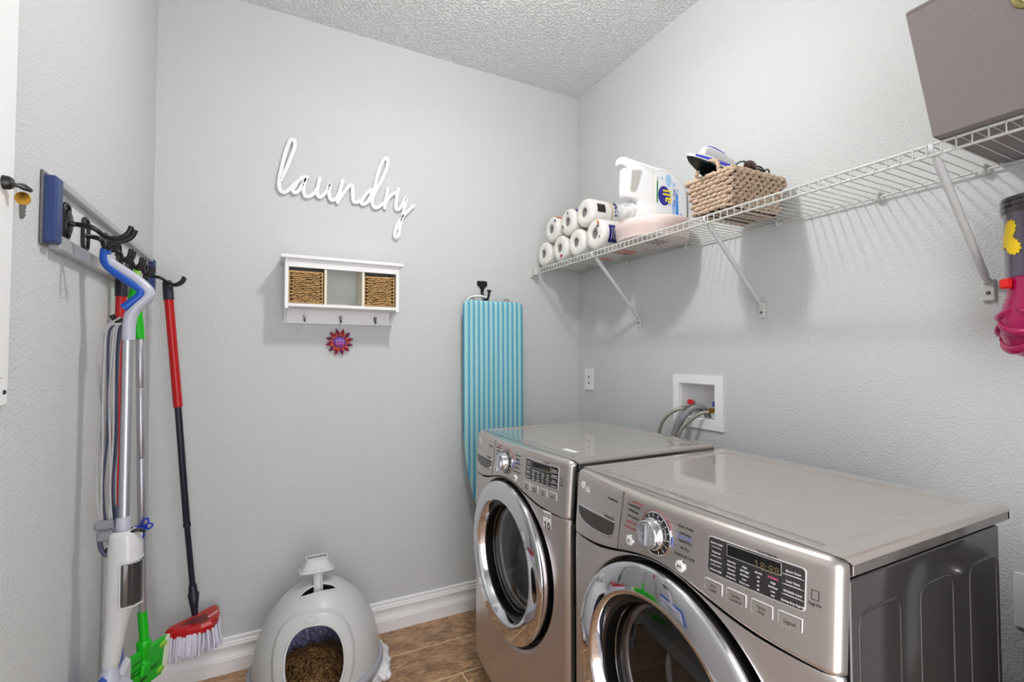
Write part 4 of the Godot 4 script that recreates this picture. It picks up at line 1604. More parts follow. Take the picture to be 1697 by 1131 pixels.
	# shallow shovel seen from its closed back: flaring shell
	g.surf(func(u: float, v: float) -> Vector3:
		var a := u * TAU
		var c := Vector2(signf(cos(a)) * pow(absf(cos(a)), 0.45), signf(sin(a)) * pow(absf(sin(a)), 0.45))
		var k := 1.0 - v
		var w := lerpf(0.056, 0.040, smoothstep(0.0, 0.75, v)) * (1.0 if v < 0.8 else 1.0 - pow((v - 0.8) / 0.2, 2))
		var dd := lerpf(0.036, 0.024, smoothstep(0.0, 0.75, v)) * (1.0 if v < 0.8 else 1.0 - pow((v - 0.8) / 0.2, 2))
		if v < 0.06:
			w += 0.006 * (1.0 - v / 0.06)
			dd += 0.006 * (1.0 - v / 0.06)
		return Vector3(c.x * w, 0.150 + 0.046 * min(1.0, v / 0.8), c.y * dd - 0.05), 48, 24)
	part("shovel", g, hm, s)
	g = Geo.new()
	for k in 8:
		g.box(Vector3(-0.030 + k * 0.0086, 0.1964, -0.046), Vector3(0.0045, 0.001, 0.012))
	part("shovel_slot", g, M.black_matte, s)
	g = Geo.new()
	g.tube(curve([Vector3(0.0, 0.160, -0.020), Vector3(0.001, 0.135, -0.018), Vector3(0.002, 0.09, -0.010), Vector3(0.003, 0.06, 0.0), Vector3(0.004, 0.0, 0.004)], 5), 0.013, 0.004, 8, true, Vector3(0, 0, 1), 0.5)
	for sx in [-0.012, 0.013]:
		g.tube(curve([Vector3(sx, 0.160, -0.016), Vector3(sx + 0.001, 0.135, -0.014), Vector3(sx + 0.002, 0.09, -0.006), Vector3(sx + 0.003, 0.03, 0.006)], 5), 0.002, 0.004, 6)
	part("scoop_handle", g, hm, s)

# ---------------------------------------------------------------- wall fittings
func outlet(label: String, cz: float, cy: float, h: float, duplex: bool) -> void:
	var t := thing("outlet_plate", label, "outlet", Vector3(0, cy, cz), -PI / 2, "outlets on the right wall")
	var g := Geo.new()
	g.rrect(Vector2.ZERO, Vector2(0.072, h), 0.004, 0.006, 6, 0.0)
	part("cover_plate", g, M.white_gloss, t)
	g = Geo.new()
	if duplex:
		for s in [-1, 1]:
			g.rrect(Vector2(0, s * 0.020), Vector2(0.030, 0.027), 0.008, 0.0085, 6, 0.004)
		part("socket_face", g, M.white_gloss, t)
		g = Geo.new()
		for s in [-1, 1]:
			for x in [-0.006, 0.006]:
				g.box(Vector3(x, s * 0.020 + 0.003, 0.0086), Vector3(0.002, 0.008, 0.0006))
			g.box(Vector3(0, s * 0.020 - 0.007, 0.0086), Vector3(0.004, 0.004, 0.0006))
		part("socket_slot", g, M.black_matte, t)
	else:
		for s in [-1, 1]:
			var q := Geo.new()
			q.lathe(PackedVector2Array([Vector2(0, 0.010), Vector2(0.003, 0.0098), Vector2(0.0045, 0.007), Vector2(0.006, 0.0065), Vector2(0.006, 0.005)]), 12, Transform3D(Basis(Vector3.RIGHT, PI / 2), Vector3(0.002, s * 0.0165 - 0.004, 0)))
			part("jack", q, M.nickel, t)

func wall_fittings() -> void:
	outlet("white wall plate with two small jacks near the corner behind the washing machine", 0.1015, 1.130, 0.116, false)
	outlet("white outlet plate low on the right wall beyond the dryer", 1.812, 0.688, 0.124, true)
	# recessed washer outlet box
	var t := thing("washer_outlet_box", "white recessed washer outlet box with red and blue valves in the right wall", "outlet box", Vector3(0, 0.963, 0.845), -PI / 2)
	var g := Geo.new()
	var w := 0.128
	var h0 := 0.0
	var h1 := 0.215
	# frame: four bars; local x runs to the right, z out of the wall
	var ix0 := -0.0915
	var ix1 := 0.0895
	var iy0 := 0.038
	var iy1 := 0.181
	g.box(Vector3(0, (h0 + iy0) / 2, 0.003), Vector3(w * 2, iy0 - h0, 0.010))
	g.box(Vector3(0, (iy1 + h1) / 2, 0.003), Vector3(w * 2, h1 - iy1, 0.010))
	g.box(Vector3((-w + ix0) / 2, (iy0 + iy1) / 2, 0.003), Vector3(w + ix0, iy1 - iy0, 0.010))
	g.box(Vector3((w + ix1) / 2, (iy0 + iy1) / 2, 0.003), Vector3(w - ix1, iy1 - iy0, 0.010))
	part("frame", g, M.white, t)
	g = Geo.new()
	g.box(Vector3(0, (iy0 + iy1) / 2, -0.088), Vector3(0.182, 0.145, 0.004))
	g.box(Vector3(ix0 + 0.001, (iy0 + iy1) / 2, -0.044), Vector3(0.003, 0.143, 0.088))
	g.box(Vector3(ix1 - 0.001, (iy0 + iy1) / 2, -0.044), Vector3(0.003, 0.143, 0.088))
	g.box(Vector3(0, iy0 + 0.001, -0.044), Vector3(0.18, 0.003, 0.088))
	g.box(Vector3(0, iy1 - 0.001, -0.044), Vector3(0.18, 0.003, 0.088))
	part("recess", g, M.white, t)
	for s in [0, 1]:
		var x := -0.062 if s == 0 else 0.066
		g = Geo.new()
		g.lathe(PackedVector2Array([Vector2(0, 0), Vector2(0.011, 0), Vector2(0.011, 0.014), Vector2(0.008, 0.016), Vector2(0.008, 0.045), Vector2(0.012, 0.047), Vector2(0.012, 0.062), Vector2(0, 0.064)]), 14, Transform3D(Basis(), Vector3(x, iy0 + 0.002, -0.038)))
		g.tube(seg(Vector3(x, iy0 + 0.040, -0.045), Vector3(x - 0.008, iy0 + 0.036, -0.004)), 0.0085, null, 12)
		g.tube(seg(Vector3(x - 0.007, iy0 + 0.037, -0.010), Vector3(x - 0.010, iy0 + 0.034, 0.004)), 0.0115, null, 6)
		var v := part("valve", g, M.brass if s else M.satin, t)
		g = Geo.new()
		g.box(Vector3(x + 0.004, iy0 + 0.062, -0.022), Vector3(0.030, 0.020, 0.010), 0.003)
		part("valve_handle", g, mat(Color(0.80, 0.06, 0.05), 0.35) if s == 0 else mat(Color(0.12, 0.16, 0.62), 0.35), v, "red valve handle" if s == 0 else "blue valve handle")
	# hoses
	var hm := relief(mat(Color(0.62, 0.60, 0.56), 0.4, 0.5), noise_tex(256, 0.12, 8, FastNoiseLite.TYPE_CELLULAR, 1), 0.06, 12.0)
	var hoses := [
		["braided_hose", "grey braided supply hose curving down from the red valve", [Vector3(-0.002, 1.036, 0.774), Vector3(-0.028, 1.028, 0.754), Vector3(-0.052, 0.998, 0.722), Vector3(-0.066, 0.950, 0.700), Vector3(-0.070, 0.86, 0.690), Vector3(-0.07, 0.70, 0.690)]],
		["braided_hose", "grey braided supply hose curving down from the blue valve", [Vector3(-0.002, 1.033, 0.901), Vector3(-0.026, 1.026, 0.880), Vector3(-0.054, 0.992, 0.846), Vector3(-0.078, 0.946, 0.820), Vector3(-0.085, 0.86, 0.810), Vector3(-0.085, 0.70, 0.808)]]]
	for a in hoses:
		g = Geo.new()
		g.tube(curve(a[2], 8), 0.0072, null, 10)
		tag(part(a[0], g, hm), a[1], "hose", "supply hoses of the washing machine")
	g = Geo.new()
	var path := curve([Vector3(0.040, 1.000, 0.862), Vector3(0.030, 1.030, 0.858), Vector3(0.006, 1.046, 0.845), Vector3(-0.020, 1.037, 0.826), Vector3(-0.045, 1.000, 0.806), Vector3(-0.055, 0.948, 0.786), Vector3(-0.057, 0.85, 0.776), Vector3(-0.057, 0.70, 0.774)], 15)
	var radii := []
	for k in path.size():
		radii.append(0.0120 + 0.0024 * (1.0 if k % 2 else -1.0))
	g.tube(path, radii, null, 12)
	tag(part("drain_hose", g, mat(Color(0.56, 0.56, 0.58), 0.4)), "grey corrugated drain hose looping out of the outlet box", "hose")
	# electrical panel with its lock and keys
	var e := thing("electrical_panel", "white metal electrical panel cover with a lock at the left edge of the picture", "electrical panel", Vector3(-ROOM_W, 1.178, 1.161))
	g = Geo.new()
	g.box(Vector3(0.004, 0.435, 0.21), Vector3(0.008, 0.87, 0.42), 0.002)
	part("frame", g, M.white, e)
	g = Geo.new()
	g.box(Vector3(0.011, 0.445, 0.215), Vector3(0.008, 0.80, 0.36), 0.002)
	part("panel_door", g, M.white, e)
	for yy in [0.022, 0.845]:
		g = Geo.new()
		g.lathe(PackedVector2Array([Vector2(0, 0.003), Vector2(0.0035, 0.002), Vector2(0.004, 0)]), 10, Transform3D(Basis(Vector3.BACK, -PI / 2), Vector3(0.008, yy, 0.014)))
		part("screw", g, M.black, e)
	g = Geo.new()
	g.lathe(PackedVector2Array([Vector2(0, 0.012), Vector2(0.008, 0.012), Vector2(0.0105, 0.008), Vector2(0.0115, 0)]), 18, Transform3D(Basis(Vector3.BACK, -PI / 2), Vector3(0.014, 0.359, 0.056)))
	part("lock", g, mat(Color(0.22, 0.22, 0.22), 0.3, 0.7), e, "round dark metal lock")
	var k1 := thing("lock_key", "dark flat key turned in the panel lock", "key", Vector3(-ROOM_W + 0.024, 1.536, 1.216))
	g = Geo.new()
	g.tube(PackedVector3Array([Vector3(0, 0, 0), Vector3(0.005, 0.0, -0.004), Vector3(0.009, 0.0, -0.010), Vector3(0.014, 0.001, -0.020), Vector3(0.016, 0.001, -0.026)]), [0.004, 0.0035, 0.007, 0.008, 0.003], [0.0015, 0.0015, 0.002, 0.002, 0.001], 8, true, Vector3(0.1, 0.3, 1).normalized())
	part("key_blade", g, mat(Color(0.16, 0.155, 0.15), 0.35, 0.6), k1)
	var k2 := thing("brass_key", "brass key with round head hanging from the lock key by a ring", "key", Vector3(-1.9475, 1.524, 1.186))
	g = Geo.new()
	var ringp := PackedVector3Array()
	for i in 17:
		var a := TAU * i / 16
		ringp.append(Vector3(0.0085 * cos(a), 0.0125 + 0.011 * sin(a), 0.0))
	g.tube(ringp, 0.0006, null, 5, false)
	part("ring", g, M.satin, k2)
	g = Geo.new()
	var bow := PackedVector2Array()
	for i in 28:
		var a := TAU * i / 28
		bow.append(Vector2(0.0102 * cos(a), -0.002 + 0.011 * sin(a)))
	g.extrude(bow, -0.0011, 0.0011, 0.0003)
	part("key_head", g, M.brass, k2)
	g = Geo.new()
	g.extrude(PackedVector2Array([Vector2(-0.0042, -0.010), Vector2(0.0042, -0.010), Vector2(0.0042, -0.018), Vector2(0.003, -0.020), Vector2(0.0042, -0.023), Vector2(0.003, -0.026), Vector2(0.0042, -0.030), Vector2(0.001, -0.036), Vector2(-0.002, -0.037), Vector2(-0.0035, -0.033)]), -0.001, 0.001)
	g.box(Vector3(0, 0.0035, 0), Vector3(0.004, 0.004, 0.0028), 0.001)
	part("key_blade", g, M.nickel, k2)

# ---------------------------------------------------------------- tools on the left wall
func mop_rack() -> void:
	var t := thing("tool_rack", "silver rail tool rack with blue end cap and black hooks on the left wall", "tool rack", Vector3(-ROOM_W, 1.455, 0.0))
	var za := 0.10
	var zb := 0.99
	var rail := mat(Color(0.74, 0.74, 0.75), 0.4, 0.55)
	for y in [[0.031, 0.042], [0.152, 0.024]]:
		var g := Geo.new()
		g.box(Vector3(0.010, y[0] + 0.003, (za + zb) / 2), Vector3(0.020, y[1] * 0.72, zb - za), 0.002)
		part("rail", g, rail, t)
	var g := Geo.new()
	g.box(Vector3(0.003, 0.092, (za + zb) / 2), Vector3(0.004, 0.125, zb - za), 0.001)
	part("back_plate", g, mat(Color(0.86, 0.86, 0.86), 0.4), t)
	var cap := mat(Color(0.17, 0.25, 0.45), 0.45)
	for z in [zb + 0.022, za - 0.010]:
		g = Geo.new()
		g.box(Vector3(0.012, 0.0925, z), Vector3(0.024, 0.132, 0.034), 0.004)
		part("end_cap", g, cap, t, "dark blue plastic end cap")
		g = Geo.new()
		g.box(Vector3(0.0025, 0.0925, z + (0.006 if z > 0.5 else -0.006)), Vector3(0.005, 0.146, 0.036), 0.002)
		part("end_plate", g, mat(Color(0.45, 0.45, 0.46), 0.4, 0.6), t)
	# hooks: backing plate and a twisted pair of black arms
	for hz in [0.925, 0.800, 0.640, 0.515, 0.380, 0.165]:
		g = Geo.new()
		var fr := []
		for q in [[-0.016, 0.060], [-0.020, 0.090], [-0.016, 0.122], [0.0, 0.128], [0.016, 0.122], [0.020, 0.090], [0.016, 0.060], [0.0, 0.053], [-0.016, 0.060]]:
			fr.append(Vector3(0.009, q[1], hz + q[0]))
		g.tube(curve(fr, 4), 0.0035, null, 8, false)
		if hz > 0.9 or hz < 0.3:
			g.lathe(PackedVector2Array([Vector2(0, 0.012), Vector2(0.012, 0.012), Vector2(0.018, 0.009), Vector2(0.020, 0.0)]), 22, Transform3D(Basis(Vector3(0, -1.5, 0), Vector3(1, 0, 0), Vector3(0, 0, 1)), Vector3(0.006, 0.088, hz)))
		var h := part("hook", g, M.black, t, "black rubber hook")
		var big: bool = hz > 0.9 or hz < 0.3
		var l := 0.100 if big else 0.042
		for s in [-1, 1]:
			g = Geo.new()
			g.tube(curve([Vector3(0.010, 0.088, hz + 0.006 * s), Vector3(0.024 + l * 0.28, 0.083, hz - 0.007 * s), Vector3(0.024 + l * 0.50, 0.066, hz + 0.008 * s), Vector3(0.024 + l * 0.72, 0.060, hz + 0.014 * s), Vector3(0.024 + l * 0.92, 0.072, hz + 0.017 * s), Vector3(0.024 + l, 0.090, hz + 0.018 * s)], 5), 0.0052, null, 9)
			part("hook_arm", g, M.black, h)

func steam_mop() -> void:
	var t := thing("steam_mop", "white and blue steam mop with angled handle hanging on the tool rack", "steam mop", Vector3(-1.88, 0, 0.80))
	var grey := mat(Color(0.70, 0.71, 0.76), 0.3)
	var blue := mat(Color(0.02, 0.30, 0.68), 0.4)
	var g := Geo.new()
	# local x out from the wall, heights from the floor
	g.tube(curve([Vector3(-0.043, 1.500, 0), Vector3(-0.040, 1.483, 0), Vector3(-0.012, 1.462, 0), Vector3(0.016, 1.441, 0), Vector3(0.034, 1.421, 0), Vector3(0.036, 1.408, 0), Vector3(0.022, 1.390, 0), Vector3(0.008, 1.370, 0), Vector3(0.0, 1.345, 0), Vector3(-0.001, 1.298, 0)], 6), 0.0135, 0.0150, 12, true, Vector3(0, 0, 1))
	part("handle", g, grey, t)
	g = Geo.new()
	g.tube(curve([Vector3(-0.048, 1.513, 0), Vector3(-0.049, 1.492, 0), Vector3(-0.042, 1.474, 0), Vector3(-0.022, 1.455, 0), Vector3(0.004, 1.435, 0), Vector3(0.020, 1.421, 0), Vector3(0.021, 1.408, 0), Vector3(0.006, 1.391, 0), Vector3(-0.011, 1.374, 0)], 6), 0.0098, 0.0175, 12, true, Vector3(0, 0, 1), 0.7)
	part("grip", g, blue, t, "blue rubber grip")
	g = Geo.new()
	g.tube(seg(Vector3(-0.002, 1.31, 0), Vector3(-0.002, 0.845, 0)), 0.0115, null, 20)
	g.tube(seg(Vector3(-0.002, 1.082, 0), Vector3(-0.002, 1.080, 0)), 0.0118, null, 20)
	part("tube", g, M.alu, t)
	g = Geo.new()
	g.tube(PackedVector3Array([Vector3(-0.003, 0.874, 0), Vector3(-0.003, 0.850, 0), Vector3(-0.003, 0.800, 0)]), [0.0145, 0.0160, 0.0165], null, 20)
	part("collar", g, grey, t)
	# moulded body, narrowing towards the foot
	g = Geo.new()
	var rows := [[0.843, 0.020, 0.020, -0.004], [0.838, 0.030, 0.027, -0.001], [0.81, 0.0335, 0.030, 0.002], [0.77, 0.034, 0.031, 0.002], [0.72, 0.0335, 0.031, 0.001], [0.68, 0.031, 0.029, -0.002], [0.64, 0.025, 0.026, -0.008], [0.60, 0.0205, 0.023, -0.013], [0.56, 0.0185, 0.021, -0.017], [0.53, 0.017, 0.019, -0.020], [0.515, 0.010, 0.010, -0.020]]
	var fx := func(u: float, v: float) -> Vector3:
		var f := v * (rows.size() - 1)
		var i: int = min(int(f), rows.size() - 2)
		var k := f - i
		var a := u * TAU
		var rx := lerpf(rows[i][1], rows[i + 1][1], k)
		var rz := lerpf(rows[i][2], rows[i + 1][2], k)
		return Vector3(lerpf(rows[i][3], rows[i + 1][3], k) + rx * signf(sin(a)) * pow(absf(sin(a)), 0.8), lerpf(rows[i][0], rows[i + 1][0], k), rz * cos(a))
	g.surf(fx, 40, 40)
	part("body", g, mat(Color(0.80, 0.80, 0.80), 0.22), t, "pale grey moulded body")
	g = Geo.new()
	g.surf(func(u: float, v: float) -> Vector3:
		# dark tank window bulging from the front of the body
		var a := lerpf(0.0, 2.0, u)
		var y := lerpf(0.768, 0.672, v)
		return Vector3(0.002 + 0.0365 * sin(a), y, 0.0345 * cos(a)), 24, 10, false)
	orient(g, Vector3(0, 0, 1))
	var tank := part("water_tank", g, mat(Color(0.20, 0.20, 0.21), 0.08, 0.0, 0.8), t, "smoked grey water tank window")
	g = Geo.new()
	var fr := PackedVector3Array()
	for p in [[-0.05, 0.772], [0.7, 0.774], [1.4, 0.775], [2.0, 0.778], [2.0, 0.668], [1.4, 0.666], [0.7, 0.667], [0.0, 0.669], [-0.05, 0.68], [-0.05, 0.772]]:
		fr.append(Vector3(0.002 + 0.0368 * sin(p[0]), p[1], 0.0348 * cos(p[0])))
	g.tube(fr, 0.0018, null, 6)
	part("window_rim", g, mat(Color(0.80, 0.80, 0.80), 0.22), tank)
	g = Geo.new()
	g.tube(curve([Vector3(0.012, 0.836, 0.014), Vector3(0.028, 0.842, 0.012), Vector3(0.040, 0.834, 0.008)], 4), 0.008, 0.004, 8)
	part("tank_cap", g, M.black, t)
	# foot with its blue pad
	g = Geo.new()
	g.tube(curve([Vector3(-0.020, 0.535, 0), Vector3(-0.022, 0.505, 0.004), Vector3(-0.022, 0.470, 0.008)], 4), [0.016, 0.014, 0.016, 0.018, 0.020, 0.022, 0.022, 0.022, 0.020], null, 12)
	g.box(Vector3(-0.010, 0.462, 0.010), Vector3(0.060, 0.060, 0.09), 0.02)
	part("foot_joint", g, grey, t)
	g = Geo.new()
	g.box(Vector3(-0.030, 0.440, 0.0), Vector3(0.018, 0.15, 0.26), 0.008)
	part("pad", g, blue, t, "blue cloth pad")
	g = Geo.new()
	g.box(Vector3(-0.012, 0.430, 0.0), Vector3(0.022, 0.12, 0.22), 0.009)
	part("foot", g, mat(Color(0.80, 0.80, 0.84), 0.3), t)
	# wound cord on the wall side
	var cordm := mat(Color(0.66, 0.66, 0.67), 0.5)
	var cord2 := mat(Color(0.24, 0.27, 0.36), 0.5)
	for k in 9:
		g = Geo.new()
		var x := -0.020 - 0.0046 * (k % 7)
		var z := -0.012 + 0.008 * (k % 3)
		var b := 0.004 * sin(k * 1.9)
		g.tube(curve([Vector3(-0.014, 1.338, z), Vector3(x + 0.002, 1.325, z), Vector3(x - 0.002, 1.26, z), Vector3(x - 0.003 + b, 1.16, z + b), Vector3(x - 0.001, 1.05, z - b), Vector3(x - 0.002 - b, 0.95, z), Vector3(x + 0.001, 0.87, z), Vector3(x + 0.010, 0.812, z), Vector3(-0.012, 0.806, z)], 6), 0.0025, null, 7)
		part("cord_strand", g, cord2 if k % 3 == 1 else cordm, t)
	g = Geo.new()
	g.tube(curve([Vector3(-0.016, 1.352, 0.005), Vector3(-0.040, 1.330, 0.006), Vector3(-0.056, 1.28, 0.004), Vector3(-0.057, 1.20, 0.0), Vector3(-0.050, 1.12, 0.0), Vector3(-0.054, 1.02, 0.002), Vector3(-0.052, 0.93, 0.004), Vector3(-0.046, 0.87, 0.006)], 7), 0.0024, null, 7)
	part("loose_strand", g, cordm, t)
	g = Geo.new()
	g.box(Vector3(-0.036, 0.862, 0.006), Vector3(0.036, 0.020, 0.030), 0.004)
	g.box(Vector3(-0.034, 0.838, 0.006), Vector3(0.030, 0.026, 0.026), 0.004)
	part("cord_plug", g, mat(Color(0.50, 0.51, 0.54), 0.4), t)
	g = Geo.new()
	g.tube(curve([Vector3(-0.046, 0.842, 0.004), Vector3(-0.044, 0.812, 0.004), Vector3(-0.034, 0.790, 0.004), Vector3(-0.020, 0.790, 0.004), Vector3(-0.014, 0.815, 0.004), Vector3(-0.014, 0.90, 0.002)], 6), 0.0048, null, 8)
	part("cord_loop", g, cord2, t)
	g = Geo.new()
	for y in [1.345, 0.805]:
		g.tube(curve([Vector3(-0.008, y, 0.0), Vector3(-0.026, y, 0.0), Vector3(-0.034, y + (0.012 if y > 1.0 else -0.012), 0.0)], 4), 0.006, null, 8)
	part("cord_hook", g, M.black, t)

func sweeper() -> void:
	var t := thing("floor_sweeper", "bright green flat floor sweeper with silver pole hanging behind the steam mop", "floor sweeper", Vector3(-1.92, 0, 0.45))
	var green := mat(Color(0.06, 0.72, 0.07), 0.35)
	var lime := mat(Color(0.55, 0.80, 0.22), 0.4)
	var g := Geo.new()
	g.tube(curve([Vector3(-0.016, 1.500, 0), Vector3(-0.016, 1.47, 0), Vector3(-0.018, 1.44, 0), Vector3(-0.017, 1.40, 0), Vector3(-0.010, 1.35, 0), Vector3(-0.005, 1.31, 0)], 5), [0.009, 0.010, 0.0105, 0.011, 0.0115, 0.012, 0.0135, 0.0155, 0.017, 0.018, 0.0185, 0.0185, 0.0182, 0.018, 0.0175, 0.017, 0.0165, 0.016, 0.0155, 0.015, 0.0145, 0.014, 0.0137, 0.0133, 0.013, 0.013], null, 14)
	part("handle", g, green, t)
	g = Geo.new()
	g.lathe(PackedVector2Array([Vector2(0, 0.03), Vector2(0.006, 0.029), Vector2(0.009, 0.024), Vector2(0.010, 0.0), Vector2(0, 0)]), 14, Transform3D(Basis(), Vector3(-0.016, 1.498, 0)))
	part("hanging_tip", g, lime, t, "pale lime tip")
	var ys := [1.315, 1.16, 0.95, 0.745, 0.485]
	for k in 4:
		g = Geo.new()
		var a := Vector3(lerpf(-0.005, 0.019, (1.315 - ys[k]) / 0.9), ys[k], 0)
		var b := Vector3(lerpf(-0.005, 0.019, (1.315 - ys[k + 1]) / 0.9), ys[k + 1] + 0.0015, 0)
		g.tube(PackedVector3Array([a, a.lerp(b, 0.01), a.lerp(b, 0.99), b]), [0.0095, 0.0105, 0.0105, 0.0095], null, 16)
		part("pole_section", g, M.alu, t)
	g = Geo.new()
	g.tube(curve([Vector3(0.016, 0.490, 0), Vector3(0.020, 0.44, 0), Vector3(0.023, 0.40, 0.0)], 4), 0.0125, null, 14)
	g.tube(curve([Vector3(0.023, 0.405, 0.0), Vector3(0.022, 0.385, 0.003), Vector3(0.020, 0.350, 0.004)], 4), [0.016, 0.019, 0.020, 0.019, 0.018, 0.016, 0.015, 0.014, 0.013], null, 14)
	part("lower_grip", g, green, t)
	# flat head: x along its length, y across, z out of its face
	var ax := Vector3(0.31, -0.20, -0.93).normalized()
	var ay := Vector3(0.06, 0.985, -0.19)
	ay = (ay - ax * ay.dot(ax)).normalized()
	var az := ax.cross(ay)
	if az.x < 0.0:
		az = -az
	var tr := Transform3D(Basis(ax, ay, az), Vector3(0.018, 0.325, 0.010))
	g = Geo.new()
	g.box(Vector3.ZERO, Vector3(0.250, 0.112, 0.016), 0.006, tr)
	var head := part("head", g, green, t)
	g = Geo.new()
	for k in 16:
		var y := rng.randf_range(-0.042, 0.042)
		var x := rng.randf_range(-0.085, 0.085)
		g.box(Vector3(x, y, 0.0083), Vector3(rng.randf_range(0.02, 0.06), 0.0032, 0.0012), 0.0004, tr)
	part("rib", g, mat(Color(0.03, 0.28, 0.05), 0.5), head)
	for c in [[-0.098, -0.036], [-0.098, 0.036], [0.098, -0.036], [0.098, 0.036]]:
		g = Geo.new()
		g.lathe(PackedVector2Array([Vector2(0, 0.004), Vector2(0.6, 0.0035), Vector2(1.0, 0.0)]), 20, tr * Transform3D(Basis(Vector3(0.023, 0, 0), Vector3(0, 0, 1), Vector3(0, -0.010, 0)), Vector3(c[0], c[1], 0.008)))
		part("grip_pad", g, lime, head)
	g = Geo.new()
	for sx in [1]:
		g.box(Vector3(sx * 0.118, 0.0, 0.0085), Vector3(0.026, 0.108, 0.0025), 0.001, tr)
		g.box(Vector3(sx * 0.1265, 0.0, 0.0), Vector3(0.0022, 0.110, 0.019), 0.001, tr)
	part("cloth_edge", g, mat(Color(0.90, 0.92, 0.83), 0.8), head, "white cloth tucked over the end")
	g = Geo.new()
	g.box(Vector3(0, 0, 0.012), Vector3(0.045, 0.030, 0.012), 0.005, tr)
	g.tube(seg(Vector3(0.021, 0.356, 0.004), tr * Vector3(0, 0, 0.012)), 0.010, null, 12)
	part("joint", g, green, head)
	# blue ribbon knotted round the pole
	g = Geo.new()
	var bl := mat(Color(0.03, 0.22, 0.75), 0.5)
	var knot := Vector3(0.014, 0.742, 0.012)
	g.box(knot, Vector3(0.014, 0.012, 0.010), 0.004)
	for e in [[0.026, 0.010], [-0.020, 0.004], [0.012, 0.030], [-0.004, -0.030]]:
		var tip := knot + Vector3(e[0], e[1], 0.006)
		var side := Vector3(-e[1], e[0], 0).normalized() * 0.008
		g.tube(curve([knot, knot.lerp(tip, 0.6) + side, tip, knot.lerp(tip, 0.6) - side, knot], 5), 0.0042, 0.0022, 6)
	var belt := PackedVector3Array()
	for i in 17:
		var a := TAU * i / 16
		belt.append(Vector3(0.011 + 0.0118 * cos(a), 0.742, 0.0118 * sin(a)))
	g.tube(belt, 0.0025, 0.005, 6, false)
	part("ribbon", g, bl, t, "blue ribbon tied round the pole")

